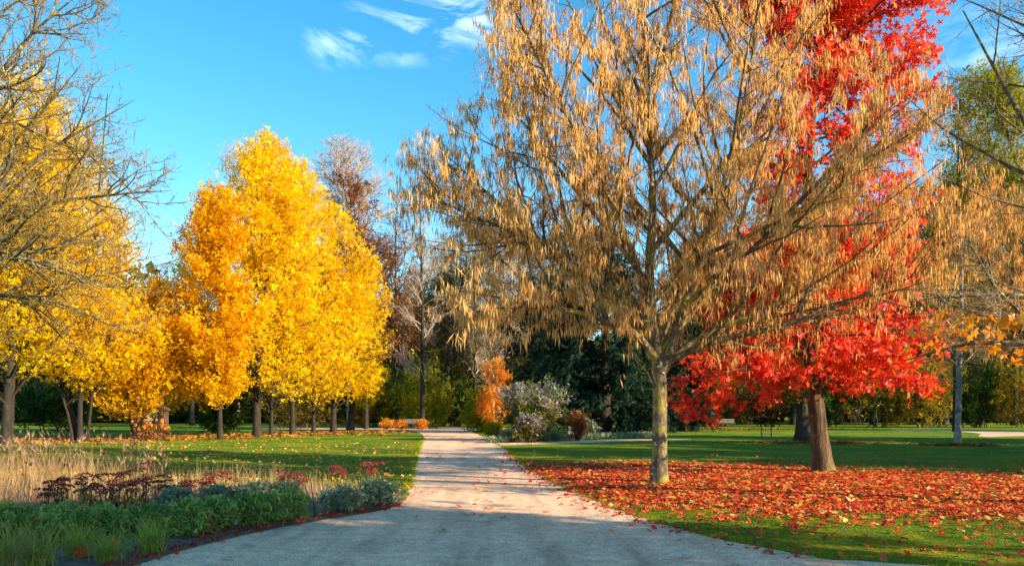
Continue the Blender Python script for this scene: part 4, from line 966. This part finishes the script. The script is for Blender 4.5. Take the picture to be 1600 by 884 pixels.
for q, (px, py, w, h, lb, tn) in enumerate([(235, 862, 48, 62, 'bright green grass tuft nearest the gravel path', (.4, 1)), (168, 878, 42, 56, 'grass tuft with a red leaf caught in its blades', (.2, .9)),
        (122, 870, 40, 60, 'green grass tuft between the red-leaf tuft and the wide tufts', (.4, 1)), (60, 884, 54, 74, 'wide grey-green grass tuft near the corner of the frame', (.0, .8)), (8, 892, 48, 84, 'bleached grass tuft in the corner of the frame', (0, .5))]):
    b = G(px, py); k = b[1] / F; rng = np.random.default_rng(260 + q); n = 300
    g = Geo(); o = np.c_[rng.normal(size=(n, 2)) * .09 * w * k * 2, np.zeros(n)]
    blades(g, rng, o, rng.uniform(.5, 1.1, n) * h * k, np.full(n, .009), rng.uniform(.2, 1.25, n), 3, tn)
    r = thing('grass_tuft', lb, 'grass tuft', b, 'grass tufts along the bed edge'); g.build('blades', M['tuft'], r, kind='stuff')
# strap-leaved plant
b = G(492, 806); r = thing('strap_leaved_plant', 'plant with long arching grey-green strap leaves at the front of the bed', 'plant', b)
M['strap'] = plain_mat('strap_leaf', (.07, .15, .10), (.14, .22, .15), 6., .5, .1)
k = b[1] / F
for q, (dx, hz_, ln_, bend) in enumerate([(34, 40, 1, .9), (42, 26, 1, 1.3), (-4, 62, 1, .1), (-26, 40, 1, .6), (16, 46, 1, .5), (-14, 50, 1, .35), (46, 4, 1, 1.6), (28, 12, 1, 1.4)]):
    t = np.linspace(0, 1, 8); x = dx * k * t; z = hz_ * k * (t * (1 + .6 * bend) - .6 * bend * t ** 2.4) + .01; y = -.12 * (q % 3 - 1) * t
    w = .028 * np.sin(np.clip(t * .9 + .14, 0, 1) * math.pi) ** .6 + .002
    sd = np.array([0.25, 1, 0]) if q % 2 else np.array([.5, -.8, .15])
    c = np.stack([x, y, z], 1); g = Geo(); mid = c - np.array([0, 0, .012]) * (w / .03)[:, None]
    V = np.stack([c - sd * w[:, None], mid, c + sd * w[:, None]], 1).reshape(-1, 3)
    g.add(V, [(3 * i + j, 3 * i + j + 1, 3 * i + j + 4, 3 * i + j + 3) for i in range(7) for j in (0, 1)]); g.build('leaf', M['strap'], r, smooth=True)
# sedums
rng = np.random.default_rng(280)
def T_head(seed):
    r = np.random.default_rng(seed); V, Fc = [], []; n = 46
    for i in range(n):
        a = r.uniform(0, 6.28); q = math.sqrt(r.uniform(0, 1)) * .5; c = np.array([q * math.cos(a), q * math.sin(a), .16 * (1 - (q / .5) ** 2) + r.normal() * .02]); s = r.uniform(.05, .1)
        u_ = unit(r.normal(size=3) * [1, 1, .3]); w_ = unit(np.cross(u_, r.normal(size=3)))
        V += [c - u_ * s, c - w_ * s, c + u_ * s, c + np.array([0, 0, s])]; Fc += [(4 * i, 4 * i + 1, 4 * i + 3), (4 * i + 1, 4 * i + 2, 4 * i + 3), (4 * i, 4 * i + 3, 4 * i + 2)]
    return np.array(V), np.array(Fc)
HEADS = [T_head(s) for s in range(3)]
sed = [(75, 808, 40, 'maroon sedum with flat heads nearest the dry grass, lowest of the maroon row'), (96, 800, 48, 'maroon sedum with stacked flat heads, second from the dry grass'), (135, 800, 52, 'broad maroon sedum in the thick of the maroon row'), (165, 802, 42, 'dark maroon sedum low in front of the broad one'),
       (186, 798, 52, 'maroon sedum midway along the maroon row'), (208, 800, 46, 'reddest maroon sedum, beside the tallest'), (225, 796, 62, 'tallest maroon sedum, its top head above all the others'), (250, 796, 40, 'maroon sedum at the path-side end of the main maroon row'),
       (292, 788, 32, 'small maroon sedum alone between the two groups'), (322, 786, 34, 'dark maroon sedum behind the first silver cushion'), (345, 786, 40, 'taller maroon sedum behind the silver cushions'),
       (436, 778, 34, 'reddish sedum behind the strap-leaved plant'), (466, 778, 32, 'dark sedum just behind the strap leaves'), (524, 768, 34, 'brown sedum in the sunny grass past the strap leaves'), (582, 764, 34, 'red-tinged sedum by the grey-green corner bush')]
for q, (px, py, h, lb) in enumerate(sed):
    b = G(px, py - 4); k = b[1] / F; r = thing('sedum_plant', lb, 'sedum', b, 'maroon sedums in the bed')
    ns = 11 if q < 8 else 8; sp = 17 * k if q < 8 else 13 * k
    o = np.c_[rng.normal(size=(ns, 2)) * sp * .4, np.zeros(ns)]
    Ps = grow(rng, o, unit(np.c_[rng.normal(size=(ns, 2)) * .22, np.ones(ns)]), rng.uniform(.65, 1.1, ns) * h * k, 3, .03, .06)
    g = Geo(); tubes(g, Ps, radii(np.full(ns, .006), 3, .7), 4); g.build('stems', M['dark_bark'], r, kind='stuff')
    y_ = unit(rng.normal(size=(ns, 3)) * [1, 1, .1]); z_ = unit(np.array([0, 0, 1.]) + .15 * rng.normal(size=(ns, 3)))
    y_ = unit(y_ - (y_ * z_).sum(1, keepdims=True) * z_)
    for hq in range(3):
        s = slice(hq, ns, 3)
        single_parts('flower_head', HEADS[hq], M['sedum'], r, Ps[s, -1], frames(y_[s], z_[s]), rng.uniform(13, 23, len(range(ns)[s])) * k, np.clip((.7 if 'red' in lb else .4) + .25 * rng.normal(size=len(range(ns)[s])), 0, .99))
    pos, R, sc = leaves_at(rng, Ps, 70, (.04, .08), 'droop', .02, (.1, .8)); g = Geo(); scatter(g, DIAMOND, pos, R, sc, rng.uniform(0, 1, 70)); g.build('foliage', M['lime'] if q % 3 else M['brown'], r, kind='stuff')
# dry ornamental grass behind the sedums
rng = np.random.default_rng(290); g = Geo()
n = 5000; t = rng.uniform(0, 1, n); px = -160 + 500 * t ** 1.25 + rng.normal(size=n) * 20; dep = rng.uniform(12.6, 22, n)
den = np.where(px < 290, 1., .5); keep = rng.uniform(0, 1, n) < den * np.where(dep > 17, np.clip((330 - px) / 330, 0, 1), 1)
px, dep = px[keep], dep[keep]; n = len(px)
o = np.c_[(px - HX) / F * dep, dep, np.zeros(n)]
cl = .75 + .3 * np.sin(o[:, 0] * 2.1 + 1) * np.sin(o[:, 1] * 1.7)
blades(g, rng, o, rng.uniform(.25, 1., n) * np.clip(1.12 - np.clip(px - 120, 0, 400) / 330, .35, 1.1) * cl, rng.uniform(.005, .011, n), rng.uniform(.05, .6, n), 3, (.1, .9))
n2 = 2100; px = rng.uniform(300, 600, n2); dep = 13.5 + rng.gamma(1.6, 1.1, n2) ; o = np.c_[(px - HX) / F * dep, dep, np.zeros(n2)]
blades(g, rng, o, rng.uniform(.12, .62, n2) ** 1.2 * np.clip((640 - px) / 200, .3, 1), rng.uniform(.004, .009, n2), rng.uniform(.05, .6, n2), 3, (.4, 1))
n4 = 900; ex = rng.uniform(-9, -2, n4); ey = rng.uniform(8.4, 13.5, n4); k = poly_in(BED, ex, ey); ex, ey = ex[k], ey[k]; n4 = len(ex)
blades(g, rng, np.c_[ex, ey, np.zeros(n4)], rng.uniform(.2, .62, n4), rng.uniform(.004, .007, n4), rng.uniform(.3, 1.3, n4), 3, (.2, .9))
# feathery seed heads on top of the tall blades
n3 = 500; px = -160 + 420 * rng.uniform(0, 1, n3) ** 1.3; dep = rng.uniform(13, 21, n3); pos = np.c_[(px - HX) / F * dep, dep, rng.uniform(.55, 1.05, n3) * np.clip(1.15 - np.clip(px - 100, 0, 400) / 420, .4, 1)]
tag(g.build('dry_grass', M['straw'], None, kind='stuff'), 'tall bleached ornamental grass in a drift behind the maroon sedums', 'dry grass')
g = Geo(); scatter(g, PLUME, pos, frames(rng.normal(size=(n3, 3)) * .4 + [0, 0, 1.], rng.normal(size=(n3, 3))), rng.uniform(.10, .24, n3), np.clip(.35 + .2 * rng.normal(size=n3), 0, 1))
M['plume'] = leaf_mat('grass_plumes', [(0, (.24, .13, .10)), (1, (.46, .30, .22))], .3)
tag(g.build('grass_plumes', M['plume'], None, kind='stuff'), 'pinkish feathery plumes over the tall bleached grass', 'grass plumes')
# dead seed stalks
for q, (px, Y, yt, lb) in enumerate([(112, 15., 692, 'thin dead stalk leaning among the tall bleached grass'), (176, 14.2, 706, 'straight dead stalk before the many-stemmed tree'), (212, 14.2, 690, 'branched dead seed stalk, tallest of the stalks'), (196, 15., 650, 'long dead stem leaning over beside the tallest stalk'),
                                     (238, 14.6, 712, 'dead stalk with side twigs past the tallest one'), (260, 15., 718, 'short dead stalk nearest the open lawn'), (38, 14., 700, 'dead stalk at the frame edge')]):
    b = at_px(px, Y); h = CAM_H + (HY - yt) * Y / F; r = thing('seed_stalk', lb, 'seed stalk', b, 'dead seed stalks in the dry grass'); rr_ = np.random.default_rng(300 + q)
    P1 = grow(rr_, np.zeros((1, 3)), unit(np.array([[(.35 if q == 3 else .05) * rr_.choice([-1, 1]) if q != 3 else .3, 0, 1.]])), np.array([h]), 7, .03, .05); R1 = radii(np.array([.008]), 7, .35)
    P2, R2 = branch(rr_, None, P1, R1, dict(n=9, ang=(35, 60), len=(.1, .3), K=3, up=.08, wander=.1, rr=.01, t=(.4, 1), rmin=.003)); g = Geo(); tubes(g, P1, R1, 5); tubes(g, P2, R2, 3); g.build('stem', M['dark_bark'], r)
    g = Geo(); pp = P2[:, -1]; scatter(g, BALL, pp, frames(rr_.normal(size=(len(pp), 3)), rr_.normal(size=(len(pp), 3))), rr_.uniform(.03, .055, len(pp)), np.full(len(pp), .3)); g.build('seed_heads', M['seed'], r, kind='stuff')

# ------------------------------------------------------------------ turf
rng = np.random.default_rng(310); g = Geo()
def off_paths(x, y): return ~(poly_in(PATH, x, y) | poly_in(SIDE, x, y) | poly_in(BED, x, y) | poly_in(FARP, x, y))
n = 120000; Y = 7.2 * (44 / 7.2) ** rng.uniform(0, 1, n); px = rng.uniform(-80, 1700, n); x = (px - HX) / F * Y
x = np.where(rng.uniform(0, 1, n) < .12, np.nan, x); k = ~np.isnan(x); x, Y = x[k], Y[k]; k = off_paths(x, Y); x, Y = x[k], Y[k]; n = len(x)
hh_ = rng.uniform(.02, .055, n) * (1 + .25 * np.sin(x * 2.3) * np.sin(Y * 1.9)); sc = (Y / 8) ** .6
blades(g, rng, np.c_[x, Y, np.full(n, -.002)], hh_, rng.uniform(.004, .007, n) * sc, rng.uniform(.2, 1.1, n), 1, (.1, .9))
# thicker fringe along the path edges
Pp = PATH[:, :2]; sg = []
for i in range(len(Pp)):
    a, b_ = Pp[i], Pp[(i + 1) % len(Pp)]; l = np.linalg.norm(b_ - a)
    if a[1] < 5 or a[1] > 45: continue
    m = int(l * 170); t = rng.uniform(0, 1, m)[:, None]; sg.append(a + (b_ - a) * t + rng.normal(size=(m, 2)) * .07)
e = np.concatenate(sg); e = e[off_paths(e[:, 0], e[:, 1]) | (rng.uniform(0, 1, len(e)) < .22)]; n = len(e)
blades(g, rng, np.c_[e, np.zeros(n)], rng.uniform(.03, .085, n), rng.uniform(.005, .009, n) * np.maximum(1, (e[:, 1] / 9) ** .5), rng.uniform(.3, 1.2, n), 2, (.2, .9))
for c_, r0_, n_ in ((HZ, .17, 500), (RD, .27, 420)):        # longer grass the mower leaves at the trunks
    a = rng.uniform(0, 6.28, n_); q = r0_ + np.abs(rng.normal(size=n_)) * .12; blades(g, rng, np.c_[c_[0] + q * np.cos(a), c_[1] + q * np.sin(a), np.zeros(n_)], rng.uniform(.04, .12, n_), np.full(n_, .009), rng.uniform(.2, 1., n_), 2, (.3, 1))
tag(g.build('turf_grass', M['turf'], None, kind='stuff'), 'short green turf growing beside the gravel path', 'grass')

# ------------------------------------------------------------------ fallen leaves
def lay(n, px_rng, Yr, rng, accept, ytow=1.):
    Y = Yr[0] * (Yr[1] / Yr[0]) ** rng.uniform(0, 1, n); px = rng.uniform(*px_rng, n); x = (px - HX) / F * Y
    k = accept(x, Y); return x[k], Y[k]
CARPET = np.array([G(826, 735), G(900, 729), G(1010, 727.5), G(1150, 731), G(1300, 738), G(1450, 743), G(1600, 748), G(1800, 753), G(1800, 812), G(1600, 804), G(1450, 799), G(1300, 796), G(1150, 793), G(1000, 783), G(900, 762)])
def dist_soft(x, y, poly, reach):
    """1 inside, fading out over 'reach' metres"""
    P_ = poly[:, :2]; d = np.full(len(x), 1e9)
    for i in range(len(P_)):
        a, b_ = P_[i], P_[(i + 1) % len(P_)]; ab = b_ - a; t = np.clip(((x - a[0]) * ab[0] + (y - a[1]) * ab[1]) / (ab @ ab), 0, 1)
        d = np.minimum(d, np.hypot(x - a[0] - t * ab[0], y - a[1] - t * ab[1]))
    return np.where(poly_in(poly, x, y), 1., np.exp(-(d / reach) ** 1.3))
rng = np.random.default_rng(320)
def patch(x, y): return .5 + .5 * np.sin(x * 1.9 + 1.3 * np.sin(y * 1.1)) * np.sin(y * 2.3 + x * .7)
LX, LYs, LT, LS = [], [], [], []
def addl(x, y, tint, size): LX.append(x); LYs.append(y); LT.append(np.clip(tint, 0, .999)); LS.append(size)
n = 85000; Y = rng.uniform(9, 26, n); x = rng.uniform(-1.5, 20, n)
pr = dist_soft(x, Y, CARPET, 1.1); pr = np.where(pr >= 1, .32 + .4 * patch(x, Y) + .28 * patch(x * 2.7 + 3, Y * 2.3), pr * (.3 + .6 * patch(x * 2, Y * 2)))
k = (rng.uniform(0, 1, n) < pr) & ~poly_in(PATH, x, Y); x, Y = x[k], Y[k]; n = len(x)
addl(x, Y, np.where(rng.uniform(0, 1, n) < .16, .08, .45 + .3 * rng.normal(size=n) + .05 * (x - 8) / 8), rng.uniform(.07, .135, n))
x, Y = lay(1500, (800, 1650), (7.4, 40), rng, lambda x, y: off_paths(x, y)); n = len(x); addl(x, Y, .35 + .25 * rng.normal(size=n), rng.uniform(.055, .11, n))
x, Y = lay(420, (620, 1000), (10, 34), rng, lambda x, y: poly_in(PATH, x, y) & (rng.uniform(0, 1, len(x)) < np.exp(-np.abs(y - 19) / 5) * np.where(x > -.9, 1, .25))); n = len(x); addl(x, Y, .4 + .25 * rng.normal(size=n), rng.uniform(.07, .13, n))
x, Y = lay(4200, (0, 660), (13, 42), rng, lambda x, y: off_paths(x, y) & (rng.uniform(0, 1, len(x)) < .6)); n = len(x); addl(x, Y, .78 + .2 * rng.normal(size=n), rng.uniform(.06, .13, n))
# leaves drifted against the lawn side of the path, and dead leaves caught in the bed
e_ = PATH[(PATH[:, 0] > -.5) & (PATH[:, 1] > 8.2) & (PATH[:, 1] < 30), :2]; k = rng.integers(0, len(e_), 520); q_ = np.abs(rng.normal(size=520)) * .28
addl(e_[k, 0] - q_ + .06, e_[k, 1] + rng.normal(size=520) * .08, .3 + .28 * rng.normal(size=520), rng.uniform(.045, .1, 520))
k = rng.uniform(0, 1, 3000); bx = rng.uniform(-11, -1.5, 3000); by = rng.uniform(8, 15, 3000); k = poly_in(BED, bx, by) & (k < .3); addl(bx[k], by[k], .1 + .16 * rng.normal(size=k.sum()), rng.uniform(.04, .09, k.sum()))
# along the bed's gravel edge
t = rng.uniform(0, 1, 420); ex = np.interp(t, np.linspace(0, 1, 8), [q[0] for q in (G(60, 905), G(200, 886), G(300, 853), G(400, 830), G(480, 814), G(560, 802), G(600, 795), G(625, 788))]); ey = np.interp(t, np.linspace(0, 1, 8), [q[1] for q in (G(60, 905), G(200, 886), G(300, 853), G(400, 830), G(480, 814), G(560, 802), G(600, 795), G(625, 788))])
addl(ex + rng.normal(size=420) * .12 - .05, ey + rng.normal(size=420) * .12 + .1, .08 + .14 * rng.normal(size=420), rng.uniform(.03, .075, 420))
x, Y, ti, sc = map(np.concatenate, (LX, LYs, LT, LS)); n = len(x)
z = np.where(poly_in(PATH, x, Y) | poly_in(BED, x, Y), .014, .03) + rng.uniform(0, .018, n)
a = rng.uniform(0, 6.28, n); yv = np.stack([np.cos(a), np.sin(a), rng.normal(size=n) * .18], 1); R = frames(yv, np.array([0, 0, 1.]) + rng.normal(size=(n, 3)) * .32); pos = np.c_[x, Y, z]
ppx = HX + x / Y * F; key = np.where((ppx > 6) & (ppx < 1594) & (Y > 7.95), Y / sc, 1e9); o_ = np.argsort(key)[:294]; mask = np.zeros(n, bool); mask[o_] = True
CURL = T_star(5, .5, .28)
SIMPLE = (np.array([(0, 0, 0), (.42, .35, .1), (.3, .8, .05), (0, 1, .16), (-.3, .78, .02), (-.4, .3, .12)]) - [0, .5, 0], np.array([(0, 1, 5), (1, 2, 4), (1, 4, 5), (2, 3, 4)]))
on_path = poly_in(PATH, x, Y); gr = {}
def lab_leaf(o, t_):
    size = 'small' if o.scale.x < .1 else 'large'
    xx, yy = o.location.x, o.location.y
    where = 'gravel path' if poly_in(PATH, np.array([xx]), np.array([yy]))[0] else ('edge of the flower bed' if xx < -1.2 else 'lawn')
    c = 'dark crimson' if t_ < .29 else 'bright red' if t_ < .57 else 'orange-red' if t_ < .71 else 'tan'
    zone = where
    if where == 'lawn':
        inside = dist_soft(np.array([xx]), np.array([yy]), CARPET, .6)[0]
        edge = abs(np.hypot(PATH[:, 0] - xx, PATH[:, 1] - yy).min())
        zone = 'rim of the leaf carpet' if inside > .4 else 'grass close beside the gravel' if edge < .7 else 'grass at the near frame edge' if yy < 8.8 else 'open grass between carpet and gravel'
    tag(o, f'{size} {c} fallen leaf lying on the {zone}', 'leaf', f'{size} {c} fallen leaves on the {zone}')
half = rng.uniform(0, 1, n) < .5; m1, m2 = mask & half, mask & ~half
single_parts('fallen_leaf', CURL, M['fallen'], None, pos[m1], R[m1], sc[m1], ti[m1], each=lab_leaf)
single_parts('fallen_leaf', SIMPLE, M['fallen'], None, pos[m2], R[m2], sc[m2], ti[m2], each=lab_leaf)
g = Geo(); near = (~mask) & (Y < 13); far = (~mask) & ~near
nh = near & half; near = near & ~half; scatter(g, CURL, pos[nh], R[nh], sc[nh], ti[nh]); scatter(g, SIMPLE, pos[near], R[near], sc[near], ti[near]); scatter(g, SIMPLE, pos[far], R[far], sc[far], ti[far])
tag(g.build('leaf_carpet', M['fallen'], None, kind='stuff'), 'thick carpet of red and orange fallen leaves beneath the red-leaved tree', 'fallen leaves')
# the few big leaves one can point at
for px, py, s, t_, lb, up in ((318, 836, .26, .05, 'big curled brown leaf standing on edge beneath the bushy green clump', 1.2), (172, 863, .17, .4, 'red leaf lodged in the blades of a grass tuft', .8), (124, 873, .18, .38, 'red leaf on the soil between two grass tufts', .9), (470, 822, .16, .3, 'crimson leaf on the gravel under the strap leaves', .3), (524, 796, .18, .42, 'red-orange leaf at the foot of the low grey cushion', .8), (1332, 789, .17, .62, 'large orange leaf lying upright at the near rim of the leaf carpet', .6)):
    b = G(px, py); g = Geo(); g.add(CURL[0], CURL[1], t_); o = g.build('fallen_leaf', M['litter'] if t_ < .1 else M['fallen'], None)
    o.location = (b[0], b[1], .05 if s < .2 else .03); o.scale = (s, s, s); o.rotation_euler = (up, .2, .3); tag(o, lb, 'leaf', 'large single leaves one can point at')
# brown litter strip beneath the yellow trees
rng = np.random.default_rng(330); n = 9000; Y = rng.uniform(38, 66, n); px = rng.uniform(-60, 640, n); ctr = np.interp(px, [0, 200, 400, 640], [43, 46, 53, 66]); wd = np.interp(px, [0, 640], [4.5, 6])
k = rng.uniform(0, 1, n) < np.exp(-((Y - ctr) / wd) ** 2); Y, px = Y[k], px[k]; n = len(Y); x = (px - HX) / F * Y; k = off_paths(x, Y); x, Y = x[k], Y[k]; n = len(x)
a = rng.uniform(0, 6.28, n); g = Geo(); scatter(g, SIMPLE, np.c_[x, Y, rng.uniform(.02, .06, n)], frames(np.stack([np.cos(a), np.sin(a), rng.normal(size=n) * .2], 1), np.array([0, 0, 1.]) + rng.normal(size=(n, 3)) * .35), rng.uniform(.16, .32, n), np.clip(.5 + .25 * rng.normal(size=n), 0, 1))
tag(g.build('leaf_litter', M['litter'], None, kind='stuff'), 'brown-orange strip of leaf litter under the golden clump', 'leaf litter')
# mulch ring and dark leaf strip on the far lawn
rng = np.random.default_rng(335)
def mulch(c, rx, ry, n, lb):
    a = rng.uniform(0, 6.28, n); q = np.abs(rng.normal(size=n)) * .55 * (1 + .4 * np.sin(3 * a)); x = c[0] + rx * q * np.cos(a); y = c[1] + ry * q * np.sin(a); g = Geo()
    scatter(g, SIMPLE, np.c_[x, y, rng.uniform(.015, .06, n)], frames(np.c_[rng.normal(size=(n, 2)), np.zeros(n)], np.array([0, 0, 1.]) + rng.normal(size=(n, 3)) * .3), rng.uniform(.12, .26, n), np.clip(.22 + .2 * rng.normal(size=n), 0, 1))
    tag(g.build('mulch', M['litter'], None, kind='stuff'), lb, 'mulch')
mulch(G(1500, 695.5), 1.6, 1.3, 900, 'ring of dark mulch round the pale birch'); mulch(G(1262, 692), 3.6, 1.6, 1700, 'dark leaf litter round the squat dark tree'); mulch(G(1120, 671), 11, 3.5, 2600, 'pale dead leaves scattered before the bench')
# grit and crumbs along the path edge
rng = np.random.default_rng(340); n = 9000; Y = 7.4 * (24 / 7.4) ** rng.uniform(0, 1, n); px = rng.uniform(150, 1400, n); x = (px - HX) / F * Y; k = poly_in(PATH, x, Y); x, Y = x[k], Y[k]; n = len(x)
TET = (np.array([(-.5, -.3, 0), (.5, -.35, 0), (0, .5, 0), (.05, 0, .5)]), np.array([(0, 1, 3), (1, 2, 3), (2, 0, 3)]))
g = Geo(); a = rng.uniform(0, 6.28, n); scatter(g, TET, np.c_[x, Y, np.full(n, .002)], frames(np.stack([np.cos(a), np.sin(a), 0 * a], 1), np.tile([0, 0, 1.], (n, 1))), rng.uniform(.006, .022, n) ** 1.0, rng.uniform(0, 1, n))
M['grit'] = leaf_mat('grit', [(0, (.12, .10, .08)), (.5, (.35, .31, .27)), (1, (.55, .51, .46))], .0)
tag(g.build('loose_gravel', M['grit'], None, kind='stuff'), 'loose grit scattered over the pale gravel path', 'gravel')
print('bed', flush=True)
# ------------------------------------------------------------------ the park goes on outside the frame: trees that shade the lawn and path
def side_tree(label, x, y, h, r, seed, mat, z0):
    env = Env([z0 + (h - z0) * q for q in (0, .1, .35, .6, .87, 1)], [r * .5, r * .85, r, r * .9, r * .5, .1], lump=.15, seed=seed); fl = r * 1.4
    t, L = tree('park_tree', label, 'tree', (x, y, 0), [[(0, 0, 0, .3), (0, 0, h * .4, .2), (0, 0, h * .97, .02)]], env,
        [dict(n=60, ang=(40, 75), len=(.75, 1.), fill=fl, K=5, up=.03, wander=.08, rr=.009, t=(z0 / h * .7, .98), rmin=.015), dict(n=420, ang=(25, 60), len=(.15 * fl, .4 * fl), K=3, up=.02, wander=.1, rr=.007, t=(.2, 1.), rmin=.008)],
        M['dark_bark'], M['dark_bark'], seed, group='trees beside the frame that shade the lawn', wood_levels=0, sides=(8, 4, 3, 3), K0=12,
        leaf=[dict(tpl=SPRAY, mat=mat, n=3600, size=(.5, 1.0), mode='flat', jit=.25, t=(.15, 1.05), **{'from': [1, 2]})])
    return t
st0 = side_tree('high-crowned tree outside the frame whose shade falls on the near path', 19.5, -1.0, 11.5, 4.6, 401, M['olive'], 5.2)
dup_tree(st0, 'high-crowned tree outside the frame, second of the foreground row', 21, -8.8, 1.05, 1.)
dup_tree(st0, 'high-crowned tree outside the frame, last of the foreground row', 24, -16, 1.1, 2.)
st1 = side_tree('low-branched tree outside the frame shading the far green lawn, nearest', 32, 12.6, 11, 4.4, 402, M['olive'], 1.2)
dup_tree(st1, 'low-branched tree outside the frame shading the far green lawn, second', 33, 18.5, 1.3, 4.)
dup_tree(st1, 'low-branched tree outside the frame shading the far green lawn, third', 41, 14.5, 1.35, 5.)
dup_tree(st1, 'low-branched tree outside the frame shading the far green lawn, fourth', 36, 26, 1.4, .5)
dup_tree(st1, 'low-branched tree outside the frame shading the far green lawn, fifth', 43, 36, 1.4, .9)
dup_tree(st1, 'low-branched tree outside the frame beyond the far path bend', 55, 62, 1.2, 1.5)
